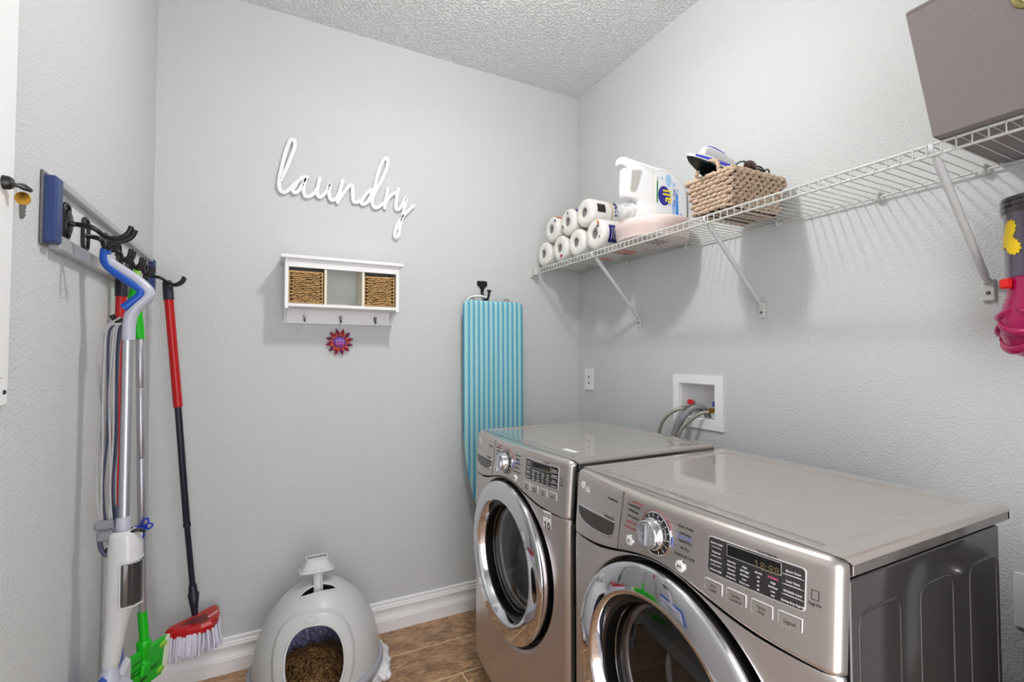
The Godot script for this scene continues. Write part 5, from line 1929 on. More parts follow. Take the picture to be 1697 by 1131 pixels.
func mops() -> void:
	var red := mat(Color(0.72, 0.03, 0.06), 0.28)
	var navy := mat(Color(0.10, 0.08, 0.16), 0.35)
	# second mop pole, mostly hidden behind the steam mop
	var p := thing("mop_pole", "red mop pole with dark cap hanging behind the steam mop", "mop", Vector3(-1.945, 0, 0.575))
	var g := Geo.new()
	g.tube(PackedVector3Array([Vector3(0, 1.53, 0), Vector3(0, 1.525, 0), Vector3(0, 1.425, 0)]), [0.010, 0.0145, 0.0145], null, 16)
	part("grip_cap", g, navy, p)
	g = Geo.new()
	g.tube(seg(Vector3(0, 1.428, 0), Vector3(-0.003, 0.80, 0)), 0.0128, null, 16)
	part("pole", g, red, p)
	g = Geo.new()
	g.tube(seg(Vector3(-0.003, 0.805, 0), Vector3(-0.007, 0.42, 0)), 0.0105, null, 14)
	part("lower_pole", g, M.alu, p)
	# the red mop in front
	var t := thing("string_mop", "red string mop with navy pole and white fringe hanging in the corner", "mop", Vector3(-1.80, 0, 0.15))
	var pts := [Vector3(-0.104, 1.524, 0), Vector3(-0.099, 1.462, 0), Vector3(-0.065, 1.073, 0), Vector3(-0.031, 0.644, 0), Vector3(-0.008, 0.400, 0)]
	g = Geo.new()
	g.tube(PackedVector3Array([pts[0] + Vector3(0, 0.008, 0), pts[0], pts[1]]), [0.010, 0.0155, 0.0165], null, 16)
	part("grip", g, mat(Color(0.13, 0.13, 0.20), 0.5), t)
	g = Geo.new()
	g.tube(seg(pts[1], pts[2]), 0.0145, null, 16)
	part("upper_pole", g, red, t, "red upper pole")
	g = Geo.new()
	g.tube(PackedVector3Array([pts[2], pts[3], pts[3].lerp(pts[4], 0.02), pts[4]]), [0.0112, 0.0112, 0.0095, 0.0095], null, 14)
	g.tube(seg(pts[3] + Vector3(0, 0.006, 0), pts[3] - Vector3(-0.0005, 0.006, 0)), 0.0125, null, 14)
	part("lower_pole", g, navy, t, "navy lower pole")
	g = Geo.new()
	g.tube(PackedVector3Array([Vector3(-0.010, 0.425, 0), Vector3(-0.008, 0.395, 0), Vector3(-0.007, 0.392, 0), Vector3(-0.004, 0.350, 0.0), Vector3(-0.001, 0.315, 0.002)]), [0.0125, 0.0150, 0.0185, 0.0135, 0.0095], null, 16)
	part("pole_socket", g, navy, t)
	# rounded three cornered plate, seen from above
	g = Geo.new()
	var plate := PackedVector2Array()
	for q in [[-0.086, 0.030], [-0.080, 0.043], [-0.060, 0.054], [-0.020, 0.062], [0.025, 0.060], [0.058, 0.046], [0.072, 0.012], [0.074, -0.040], [0.068, -0.085], [0.056, -0.096], [0.040, -0.090], [-0.010, -0.045], [-0.060, -0.005], [-0.082, 0.015]]:
		plate.append(Vector2(q[0], -q[1]))
	var head_tr := Transform3D(Basis(Vector3(1, 0, 0), Vector3(0, 0, -1), Vector3(0, 1, 0)), Vector3(0.0, 0.288, 0.0))
	g.extrude(plate, -0.018, 0.010, 0.009, head_tr)
	var head := part("head_plate", g, red, t, "red three cornered plate")
	g = Geo.new()
	g.extrude(PackedVector2Array([Vector2(-0.045, -0.022), Vector2(0.030, -0.040), Vector2(0.045, -0.015), Vector2(0.030, 0.030), Vector2(-0.010, 0.010)]), 0.0090, 0.0105, 0.0, head_tr)
	part("plate_shade_patch", g, mat(Color(0.42, 0.02, 0.04), 0.4), head)  # raised patch in darker red, stands in for shade in the hollow
	g = Geo.new()
	g.text("O-Cedar", 0.009, 0.0006, Vector3.ZERO, 1, true)
	g.xform(0, head_tr * Transform3D(Basis(Vector3(0, 0, 1), 0.95), Vector3(0.055, 0.015, 0.0103)))
	part("printed_lettering", g, M.white, head)
	# fringe: strings hanging round the front edge and below
	g = Geo.new()
	var edge := curve_2d(plate)
	for k in 240:
		var e: Vector2 = edge[k % edge.size()] * rng.randf_range(0.55, 1.0)
		var base := head_tr * Vector3(e.x, e.y, -0.012)
		var dir := Vector3(e.x, 0, -e.y).normalized()
		var l := rng.randf_range(0.066, 0.094)
		var sway := Vector3(rng.randf_range(-0.006, 0.006), 0, rng.randf_range(-0.006, 0.006))
		var w := PackedVector3Array()
		var rr := []
		for i in 9:
			var a := float(i) / 8
			w.append(base + dir * (0.014 * a * (1.0 - 0.35 * a)) + sway * a * a - Vector3(0, l * a, 0))
			rr.append((0.0046 if i % 2 else 0.0037) * (1.0 if i < 8 else 0.6))
		g.tube(w, rr, null, 6)
	part("fringe", g, mat(Color(0.86, 0.85, 0.91), 0.9), head, "white string fringe", "stuff")

func curve_2d(poly: PackedVector2Array) -> PackedVector2Array:
	var out := PackedVector2Array()
	for i in poly.size():
		var a := poly[i]
		var b := poly[(i + 1) % poly.size()]
		var n: int = max(1, int(a.distance_to(b) / 0.0045))
		for k in n:
			out.append(a.lerp(b, float(k) / n))
	return out

# ---------------------------------------------------------------- things on the shelf
func roll(label: String, z: float, y: float, r: float, seed_: int) -> Node3D:
	# local x runs from the open front end towards the wall
	var t := thing("paper_roll", label, "paper roll", Vector3(-0.292, y, z), 0.0, "paper rolls on the shelf")
	var l := 0.255
	var n := FastNoiseLite.new()
	n.seed = seed_
	n.frequency = 1.0
	var prof := [[0.021, 0.010], [0.023, 0.002], [0.040, 0.000], [r * 0.80, 0.002], [r * 0.93, 0.007], [r * 0.985, 0.016], [r, 0.030], [r, l * 0.5], [r, l - 0.02], [r * 0.95, l - 0.004], [r * 0.8, l], [0.021, l]]
	var g := Geo.new()
	g.surf(func(u: float, v: float) -> Vector3:
		var f := v * (prof.size() - 1)
		var i: int = min(int(f), prof.size() - 2)
		var k := f - i
		var rr := lerpf(prof[i][0], prof[i + 1][0], k)
		var x := lerpf(prof[i][1], prof[i + 1][1], k)
		var a := u * TAU
		var w := n.get_noise_3d(cos(a) * 2.4, sin(a) * 2.4, x * 5.0)
		if v < 0.35:
			x += 0.0035 * w * smoothstep(0.02, 0.05, rr)
		rr *= 1.0 + 0.022 * w * smoothstep(0.03, 0.06, rr)
		return Vector3(x, rr * sin(a), rr * cos(a)), 48, 33)
	var paper := mat(Color(0.90, 0.89, 0.87), 0.45, 0.0, 0.25, 0.25)
	part("wrapped_paper", g, paper, t)
	g = Geo.new()
	var tr := Transform3D(Basis(Vector3(0, 1, 0), Vector3(1, 0, 0), Vector3(0, 0, -1)), Vector3.ZERO)
	g.lathe(PackedVector2Array([Vector2(0.0, 0.016), Vector2(0.0195, 0.012), Vector2(0.0225, 0.006), Vector2(0.0215, 0.03), Vector2(0, 0.03)]), 24, tr)
	part("core", g, mat(Color(0.50, 0.49, 0.48), 0.7), t, "grey cardboard core")
	return t

# a print wrapped round a roll: angles in degrees, 0 towards the camera side, 90 up
func roll_print(t: Node3D, r: float, x0: float, x1: float, a0: float, a1: float, m: Material, called := "printed_patch", grow := 1.004) -> MeshInstance3D:
	var g := Geo.new()
	g.surf(func(u: float, v: float) -> Vector3:
		var a := deg_to_rad(lerpf(a0, a1, v))
		var rr := r * grow + 0.0016
		return Vector3(lerpf(x0, x1, u), rr * sin(a), rr * cos(a)), 4, 16, false)
	g.close(0)
	return part(called, g, m, t)

func roll_text(t: Node3D, s: String, size: float, r: float, x: float, a: float, turn: float, m: Material) -> void:
	var g := Geo.new()
	g.text(s, size, 0.0004, Vector3.ZERO, 1, true)
	g.xform(0, Transform3D(Basis(Vector3(0, 0, 1), turn), Vector3.ZERO))
	var rr := r + 0.0024
	g.warp(0, func(p: Vector3) -> Vector3:
		var th := deg_to_rad(a) + p.y / rr
		return Vector3(x + p.x, (rr + p.z) * sin(th), (rr + p.z) * cos(th)))
	part("printed_lettering", g, m, t)

func end_print(t: Node3D, pos: Array, m: Material) -> void:
	var g := Geo.new()
	for p in pos:
		g.box(Vector3(-0.0030, p[0], p[1]), Vector3(0.002, p[2], p[3]), 0.0006, Transform3D())
	part("wrap_print", g, m, t)

func shelf_goods() -> void:
	var y0 := SHELF_Y + 0.0082
	var navy := mat(Color(0.10, 0.08, 0.45), 0.4)
	var black := mat(Color(0.10, 0.06, 0.06), 0.4)
	var orange := mat(Color(0.85, 0.30, 0.10), 0.5)
	var redp := mat(Color(0.80, 0.15, 0.12), 0.4)
	var yel := mat(Color(0.95, 0.80, 0.10), 0.4)
	var r := 0.0655
	var b1 := roll("white paper roll at the far left end of the bottom row", 0.098, y0 + r, r, 1)
	var b2 := roll("second paper roll from the left in the bottom row, red print on its end", 0.252, y0 + r, r, 2)
	var b3 := roll("third white paper roll from the left in the bottom row, plain end", 0.394, y0 + r, r, 3)
	var b4 := roll("white paper roll at the right of the bottom row with blue label on its side", 0.538, y0 + r + 0.007, 0.069, 4)
	var t1 := roll("white paper roll at the left of the top row with red print on its shoulder", 0.175, 1.9065, r, 5)
	var t2 := roll("middle white paper roll of the top row with blue print on its side", 0.323, 1.908, r, 6)
	var t3 := roll("white paper roll at the right of the top row with black square on its side", 0.460, 1.9165, r, 7)
	end_print(b2, [[-0.043, 0.020, 0.016, 0.010]], redp)
	end_print(b2, [[-0.040, 0.030, 0.010, 0.006]], navy)
	end_print(b4, [[0.030, 0.030, 0.010, 0.014], [0.022, 0.016, 0.007, 0.010], [-0.020, 0.042, 0.010, 0.006]], mat(Color(0.25, 0.25, 0.28), 0.4))
	end_print(b4, [[0.043, 0.034, 0.012, 0.008]], redp)
	end_print(b4, [[0.053, 0.028, 0.008, 0.010]], yel)
	end_print(t2, [[0.040, 0.010, 0.012, 0.008], [-0.018, -0.034, 0.016, 0.008]], mat(Color(0.3, 0.3, 0.33), 0.4))
	roll_print(t1, r, 0.012, 0.075, 48, 80, mat(Color(0.90, 0.45, 0.36), 0.4))
	end_print(t1, [[0.034, 0.044, 0.012, 0.010]], navy)
	roll_print(t2, r, 0.020, 0.10, 30, 62, navy)
	roll_print(t3, r, 0.030, 0.075, -6, 28, black)
	roll_print(t3, r, 0.112, 0.116, -30, 64, mat(Color(0.75, 0.62, 0.28), 0.3))
	roll_text(t3, "wett", 0.027, r, 0.140, 18, -PI / 2, navy)
	roll_print(b4, 0.070, 0.030, 0.090, -38, 26, navy)
	for k in 4:
		roll_text(b4, "soft strong paper", 0.0045, 0.0712, 0.043 + k * 0.011, -6, -PI / 2, M.print_light)
	roll_print(b4, 0.070, 0.11, 0.22, -140, -62, orange)
	roll_text(b4, "2 ply", 0.022, 0.0712, 0.165, -88, 0.0, M.print_dark)
	roll_print(b3, r, 0.14, 0.20, -130, -70, orange)
	# pale pink round tub
	var tub := thing("round_tub", "pale pink round plastic tub under the detergent jug", "tub", Vector3(-0.163, SHELF_Y + 0.0075, 0.763))
	var g := Geo.new()
	g.lathe(PackedVector2Array([Vector2(0, 0), Vector2(0.130, 0), Vector2(0.142, 0.004), Vector2(0.1455, 0.020), Vector2(0.1462, 0.021), Vector2(0.1475, 0.040), Vector2(0.1483, 0.041), Vector2(0.150, 0.060), Vector2(0.151, 0.072), Vector2(0.147, 0.078), Vector2(0.120, 0.080), Vector2(0, 0.080)]), 72)
	part("tub_body", g, mat(Color(0.92, 0.84, 0.82), 0.35), tub)
	g = Geo.new()
	for k in 3:
		g.box(Vector3(-0.02 + k * 0.03, -0.0006, 0.02), Vector3(0.018, 0.0008, 0.07))
	part("base_print", g, mat(Color(0.55, 0.50, 0.50), 0.6), tub)
	detergent_jug(SHELF_Y + 0.0075 + 0.0805)

func detergent_jug(y0: float) -> void:
	# lies on its side: local x from the cap end to the bottom (towards the wall), y up, z out of the label face
	var t := thing("detergent_jug", "large white detergent jug lying on its side with round blue and yellow label", "jug", Vector3(-0.35, y0, 0.755))
	var white := mat(Color(0.93, 0.93, 0.93), 0.28)
	var o := PackedVector2Array()
	# outline of the jug seen from the label side, with the handle above left
	for p in [[0.075, 0.010], [0.090, 0.004], [0.30, 0.002], [0.338, 0.006], [0.346, 0.030], [0.347, 0.110], [0.342, 0.150], [0.322, 0.182], [0.285, 0.208], [0.245, 0.222], [0.200, 0.226], [0.150, 0.226], [0.090, 0.234], [0.040, 0.240], [0.010, 0.240], [0.002, 0.228], [0.003, 0.212], [0.014, 0.202], [0.022, 0.190], [0.018, 0.130], [0.020, 0.088], [0.034, 0.078], [0.066, 0.078], [0.084, 0.066], [0.080, 0.040]]:
		o.append(Vector2(p[0], p[1]))
	# smooth the outline
	var pts := []
	for i in o.size() + 1:
		pts.append(Vector3(o[i % o.size()].x, o[i % o.size()].y, 0))
	var sm := curve(pts, 4)
	var poly := PackedVector2Array()
	for i in sm.size() - 1:
		poly.append(Vector2(sm[i].x, sm[i].y))
	var slot := [Vector2(0.052, 0.190), Vector2(0.094, 0.196), Vector2(0.092, 0.180), Vector2(0.070, 0.110), Vector2(0.046, 0.108), Vector2(0.046, 0.13)]
	var inside_slot := func(p: Vector2) -> bool:
		return Geometry2D.is_point_in_polygon(p, PackedVector2Array(slot))
	# puffed body: rings shrink towards front and back faces
	var dep := 0.060
	var g := Geo.new()
	var cen := Vector2(0.205, 0.115)
	var nseg := poly.size()
	g.surf(func(u: float, v: float) -> Vector3:
		var p := poly[int(round(u * nseg)) % nseg]
		var a := (v - 0.5) * PI
		var inset := 0.020 * (1.0 - pow(maxf(cos(a), 0.0), 0.55))
		var q := p.move_toward(cen, inset)
		return Vector3(q.x, q.y, 0.055 * signf(sin(a)) * pow(absf(sin(a)), 0.7)), nseg, 16, true)
	var m := g.mark()
	# front and back faces, closed; the handle slot is a darker raised patch standing in for shade
	var front := PackedVector2Array()
	for p in poly:
		front.append(p.move_toward(cen, 0.020))
	g.extrude(front, -0.055, 0.0552)
	g.warp(0, jug_depth)
	var body := part("jug_body", g, white, t)
	g = Geo.new()
	var sp := PackedVector2Array()
	var spc := []
	for i in slot.size() + 1:
		spc.append(Vector3(slot[i % slot.size()].x, slot[i % slot.size()].y, 0))
	var ssm := curve(spc, 4)
	for i in ssm.size() - 1:
		sp.append(Vector2(ssm[i].x, ssm[i].y))
	g.extrude(sp, 0.050, 0.0600)
	g.warp(0, jug_depth)
	part("handle_opening_patch", g, mat(Color(0.72, 0.70, 0.68), 0.5), body, "darker patch in place of the shaded opening behind the handle")
	# translucent dosing cap over the spout
	g = Geo.new()
	var ct := along(Vector3(0.086, 0.040, 0.010), Vector3(0.02, 0.028, 0.010))
	g.lathe(PackedVector2Array([Vector2(0, 0), Vector2(0.024, 0), Vector2(0.026, 0.006), Vector2(0.030, 0.008), Vector2(0.030, 0.024), Vector2(0.018, 0.026), Vector2(0.016, 0.044), Vector2(0, 0.044)]), 28, ct)
	part("spout", g, white, t)
	g = Geo.new()
	g.lathe(PackedVector2Array([Vector2(0.033, 0.012), Vector2(0.0335, 0.040), Vector2(0.030, 0.060), Vector2(0.022, 0.072), Vector2(0.010, 0.078), Vector2(0, 0.079)]), 32, ct)
	part("dosing_cap", g, glass(Color(0.93, 0.93, 0.94), 0.28, 0.08), t, "clear dosing cap")
	# label panel: rounded at its upper right
	g = Geo.new()
	var lab := PackedVector2Array()
	for p in [[0.162, 0.012], [0.326, 0.012], [0.333, 0.020], [0.334, 0.105], [0.328, 0.140], [0.312, 0.168], [0.285, 0.190], [0.250, 0.204], [0.212, 0.210], [0.182, 0.204], [0.166, 0.188], [0.160, 0.165]]:
		lab.append(Vector2(p[0], p[1]))
	g.extrude(lab, 0.050, 0.0566, 0.001)
	var label := part("label", g, mat(Color(0.93, 0.94, 0.95), 0.3), t, "white label with blue droplets")
	g = Geo.new()
	var big := PackedVector2Array()
	for p in lab:
		big.append(Vector2(0.247, 0.11) + (p - Vector2(0.247, 0.11)) * 1.035)
	g.extrude(big, 0.050, 0.0560, 0.0008)
	part("label_border", g, mat(Color(0.86, 0.85, 0.80), 0.3), label)
	var ell := func(called: String, cx: float, cy: float, rx: float, ry: float, z: float, mm: Material) -> void:
		var q := Geo.new()
		var e := PackedVector2Array()
		for i in 32:
			e.append(Vector2(cx + rx * cos(TAU * i / 32), cy + ry * sin(TAU * i / 32)))
		q.extrude(e, 0.0560, z)
		part(called, q, mm, label)
	var pale := mat(Color(0.66, 0.80, 0.95), 0.35)
	for d in [[0.196, 0.176, 0.006, 0.006], [0.262, 0.160, 0.009, 0.008], [0.238, 0.075, 0.007, 0.006], [0.262, 0.060, 0.012, 0.034], [0.232, 0.172, 0.016, 0.026], [0.300, 0.040, 0.006, 0.007]]:
		ell.call("droplet", d[0], d[1], d[2], d[3], 0.0569, pale)
	ell.call("emblem_disc", 0.208, 0.106, 0.033, 0.040, 0.0572, mat(Color(0.12, 0.09, 0.58), 0.3))
	g = Geo.new()
	g.text("all", 0.040, 0.0006, Vector3.ZERO, 1, true)
	g.xform(0, Transform3D(Basis(Vector3(0, 0, 1), PI / 2) * Basis.from_scale(Vector3(0.86, 1.05, 1)), Vector3(0.226, 0.106, 0.0576)))
	part("brand_lettering", g, mat(Color(0.98, 0.90, 0.05), 0.35), label, "yellow word all")
	g = Geo.new()
	g.text("free clear", 0.013, 0.0005, Vector3.ZERO, 1, false)
	g.xform(0, Transform3D(Basis(Vector3(0, 0, 1), PI / 2), Vector3(0.262, 0.106, 0.0572)))
	part("blue_lettering", g, mat(Color(0.25, 0.30, 0.70), 0.35), label)
	g = Geo.new()
	g.extrude(PackedVector2Array([Vector2(0.274, 0.016), Vector2(0.287, 0.016), Vector2(0.284, 0.120), Vector2(0.272, 0.126)]), 0.056, 0.0571)
	part("blue_bar", g, mat(Color(0.10, 0.55, 0.90), 0.35), label)
	g = Geo.new()
	var ring := PackedVector3Array()
	for i in 21:
		var a := TAU * i / 20
		ring.append(Vector3(0.279 + 0.008 * cos(a), 0.134 + 0.008 * sin(a), 0.0569))
	g.tube(ring, 0.0014, 0.0006, 5, false)
	part("blue_ring", g, mat(Color(0.35, 0.60, 0.88), 0.35), label)
	g = Geo.new()
	g.extrude(PackedVector2Array([Vector2(0.166, 0.075), Vector2(0.173, 0.070), Vector2(0.175, 0.150), Vector2(0.173, 0.182), Vector2(0.168, 0.150)]), 0.056, 0.0571)
	part("green_bar", g, mat(Color(0.16, 0.52, 0.20), 0.35), label)

func jug_depth(p: Vector3) -> Vector3:
	# the jug is slimmer at its handle end than at the label
	var k := lerpf(0.42, 1.0, smoothstep(0.05, 0.175, p.x))
	return Vector3(p.x, p.y, 0.030 + (p.z - 0.030) * k)

func woven_basket() -> void:
	weave_mat()
	var x0 := -0.292
	var x1 := -0.055
	var z0 := 1.105
	var z1 := 1.238
	var t := thing("wicker_basket", "chunky woven water hyacinth basket on the wire shelf holding an iron", "basket", Vector3((x0 + x1) / 2, SHELF_Y + 0.0115, (z0 + z1) / 2))
	var bw := (x1 - x0) / 2
	var bd := (z1 - z0) / 2
	var h := 0.114
	var flare := 0.020
	var at := func(side: int, a: float, y: float) -> Array:
		# point on the wall of the basket, running along each side
		var k := y / h
		var w := bw + flare * 0.55 * k
		var d := bd + flare * k
		match side:
			0: return [Vector3(-w, y, lerpf(-d, d, a)), Vector3(0, 0, 1), Vector3(-1, -0.1, 0)]
			1: return [Vector3(lerpf(-w, w, a), y, d), Vector3(1, 0, 0), Vector3(0, -0.1, 1)]
			2: return [Vector3(w, y, lerpf(-d, d, a)), Vector3(0, 0, 1), Vector3(1, -0.1, 0)]
		return [Vector3(lerpf(-w, w, a), y, -d), Vector3(1, 0, 0), Vector3(0, -0.1, -1)]
	var g := Geo.new()
	for s in 4:
		g.surf(func(u: float, v: float) -> Vector3:
			var q: Array = at.call(s, u, v * h)
			return q[0] - q[2] * 0.006, 2, 2, false)
	g.box(Vector3(0, 0.004, 0), Vector3(bw * 2 - 0.01, 0.006, bd * 2 - 0.01), 0.002)
	var core := mat(Color(0.24, 0.17, 0.11), 0.95)  # shell coloured dark in place of the shade in the weave gaps
	core.cull_mode = BaseMaterial3D.CULL_DISABLED
	part("basket_shell", g, core, t)
	g = Geo.new()
	for s in 4:
		var long: bool = s % 2 == 1
		var rows := 9
		var n := 9 if long else 6
		for r in rows:
			var y := 0.007 + r * (h - 0.008) / (rows - 1)
			for k in n:
				var a := (k + 0.5 + (0.25 if r % 2 else -0.25)) / n
				var q: Array = at.call(s, clampf(a, 0.03, 0.97), y + rng.randf_range(-0.0015, 0.0015))
				if long:
					# open, knotted look on the long sides: pairs of short slanted strands
					stitch(g, q[0], (q[1] + Vector3(0, 0.30, 0)).normalized(), q[2], 0.0165, 0.0064)
					if (k + r) % 2 == 0:
						stitch(g, q[0] + Vector3(0, 0.005, 0), (q[1] * 0.6 - Vector3(0, 0.8, 0)).normalized(), q[2], 0.008, 0.0052)
				else:
					stitch(g, q[0], (q[1] + Vector3(0, 0.25 if r % 2 else 0.1, 0)).normalized(), q[2], 0.0165, rng.randf_range(0.0062, 0.0080))
	for k in 40:
		stitch(g, Vector3(lerpf(-bw, bw, ((k % 10) + 0.5) / 10.0), 0.001, lerpf(-bd, bd, (k / 10 + 0.5) / 4.0)), Vector3(1, 0, 0.15), Vector3(0, -0.4, 0), 0.015, 0.006)
	part("weave", g, M.hyacinth, t, "", "stuff")
	g = Geo.new()
	var corners := []
	for c in [[0, 0.0], [0, 1.0], [1, 1.0], [2, 0.0], [0, 0.0]]:
		corners.append(at.call(c[0], c[1], h + 0.002)[0])
	for i in 4:
		for ph in [0.0, PI]:
			var pts := PackedVector3Array()
			for k in 25:
				var p: Vector3 = corners[i].lerp(corners[i + 1], k / 24.0)
				var th: float = k * 0.9 + ph
				pts.append(p + Vector3(0, cos(th), 0) * 0.0045 + (corners[i + 1] - corners[i]).normalized().cross(Vector3.UP) * sin(th) * 0.0045)
			g.tube(pts, 0.0052, null, 6)
	part("braided_rim", g, M.hyacinth, t)
	# braided loop handle on the end facing the room
	g = Geo.new()
	var hx := -bw - 0.010
	var arch := curve([Vector3(hx, h - 0.02, -0.052), Vector3(hx, h + 0.020, -0.052), Vector3(hx + 0.004, h + 0.047, -0.034), Vector3(hx + 0.006, h + 0.054, -0.004), Vector3(hx + 0.004, h + 0.044, 0.026), Vector3(hx, h + 0.018, 0.038), Vector3(hx, h - 0.02, 0.038)], 7)
	for ph in 3:
		var pts := PackedVector3Array()
		for k in arch.size():
			var th := k * 0.75 + ph * TAU / 3
			pts.append(arch[k] + Vector3(cos(th) * 0.0035, sin(th) * 0.0035, cos(th) * 0.002))
		g.tube(pts, 0.0036, null, 6)
	part("loop_handle", g, M.hyacinth, t)
	# iron lying in the basket, nose up and towards the room
	var iron := thing("clothes_iron", "white and blue clothes iron with dark soleplate sticking out of the woven basket", "iron", Vector3(-0.250, SHELF_Y + 0.150, 1.150))
	iron.rotation = Vector3(-0.16, 0.06, -0.24)
	# local x backwards from nose, y up from the soleplate
	g = Geo.new()
	var sole := func(k: float) -> float:
		return 0.052 * pow(clampf(k, 0.0, 1.0), 0.62) * (1.0 - 0.12 * smoothstep(0.8, 1.0, k))
	var outl := PackedVector2Array()
	for i in 15:
		outl.append(Vector2(-0.135 + 0.25 * i / 14.0, sole.call(i / 14.0)))
	for i in range(14, 0, -1):
		outl.append(Vector2(-0.135 + 0.25 * i / 14.0, -sole.call(i / 14.0)))
	g.extrude(outl, 0.0, 0.007, 0.001, Transform3D(Basis(Vector3(1, 0, 0), Vector3(0, 0, -1), Vector3(0, 1, 0)), Vector3.ZERO))
	part("soleplate", g, mat(Color(0.07, 0.13, 0.13), 0.25, 0.3), iron, "dark green soleplate")
	g = Geo.new()
	g.surf(func(u: float, v: float) -> Vector3:
		var a := u * PI
		var w: float = sole.call(v) * 0.97
		var hh := 0.010 + 0.050 * pow(v, 0.8) * (1.0 - 0.15 * v)
		return Vector3(-0.133 + 0.246 * v, 0.007 + hh * pow(sin(a), 0.6), w * cos(a)), 24, 24)
	part("iron_body", g, M.white_gloss, iron)
	g = Geo.new()
	g.surf(func(u: float, v: float) -> Vector3:
		var a := lerpf(0.02, 0.22, u) * PI
		var k := lerpf(0.10, 0.80, v)
		var w: float = sole.call(k) * 0.985
		var hh := 0.0105 + 0.0505 * pow(k, 0.8) * (1.0 - 0.15 * k)
		return Vector3(-0.133 + 0.246 * k, 0.0076 + hh * pow(sin(a), 0.6), w * cos(a)), 8, 16, false)
	orient(g, Vector3(0, 0.3, 1))
	part("blue_stripe", g, mat(Color(0.12, 0.16, 0.75), 0.2), iron)
	g = Geo.new()
	g.tube(curve([Vector3(-0.065, 0.040, 0), Vector3(-0.050, 0.070, 0), Vector3(-0.010, 0.082, 0), Vector3(0.050, 0.086, 0), Vector3(0.098, 0.080, 0), Vector3(0.108, 0.050, 0)], 6), 0.014, 0.011, 12)
	part("iron_handle", g, M.white_gloss, iron)
	g = Geo.new()
	g.tube(curve([Vector3(-0.045, 0.084, 0), Vector3(-0.010, 0.095, 0), Vector3(0.040, 0.097, 0)], 5), 0.010, 0.003, 10)
	part("blue_handle_top", g, mat(Color(0.35, 0.40, 0.85), 0.25), iron)
	# coiled dark cord and plug
	var cord := thing("power_cord", "coiled black power cord with brown plug at the back of the woven basket", "cord", Vector3(-0.120, SHELF_Y + 0.160, 1.200))
	g = Geo.new()
	for k in 5:
		var pts := PackedVector3Array()
		for i in 25:
			var a := TAU * i / 24
			pts.append(Vector3(0.030 + 0.026 * cos(a) + 0.006 * k, 0.006 + 0.026 * sin(a) - 0.004 * k, 0.004 * k - 0.01 + 0.012 * cos(a + k)))
		g.tube(pts, 0.0028, null, 7, false)
	g.tube(curve([Vector3(-0.085, -0.015, -0.01), Vector3(-0.080, 0.012, -0.01), Vector3(-0.050, 0.033, -0.01), Vector3(-0.012, 0.034, -0.005), Vector3(0.012, 0.018, 0.0), Vector3(0.030, -0.010, 0.0)], 6), 0.0026, null, 7)
	part("cord_coil", g, M.black, cord)
	g = Geo.new()
	g.tube(curve([Vector3(-0.052, 0.012, 0.012), Vector3(-0.035, 0.016, 0.012), Vector3(-0.015, 0.010, 0.010), Vector3(0.004, 0.0, 0.008)], 4), [0.010, 0.0135, 0.0150, 0.0155, 0.0155, 0.0155, 0.0150, 0.0145, 0.0135, 0.012, 0.010, 0.008, 0.006], null, 12)
	part("plug", g, mat(Color(0.30, 0.20, 0.18), 0.3), cord, "brown plug")

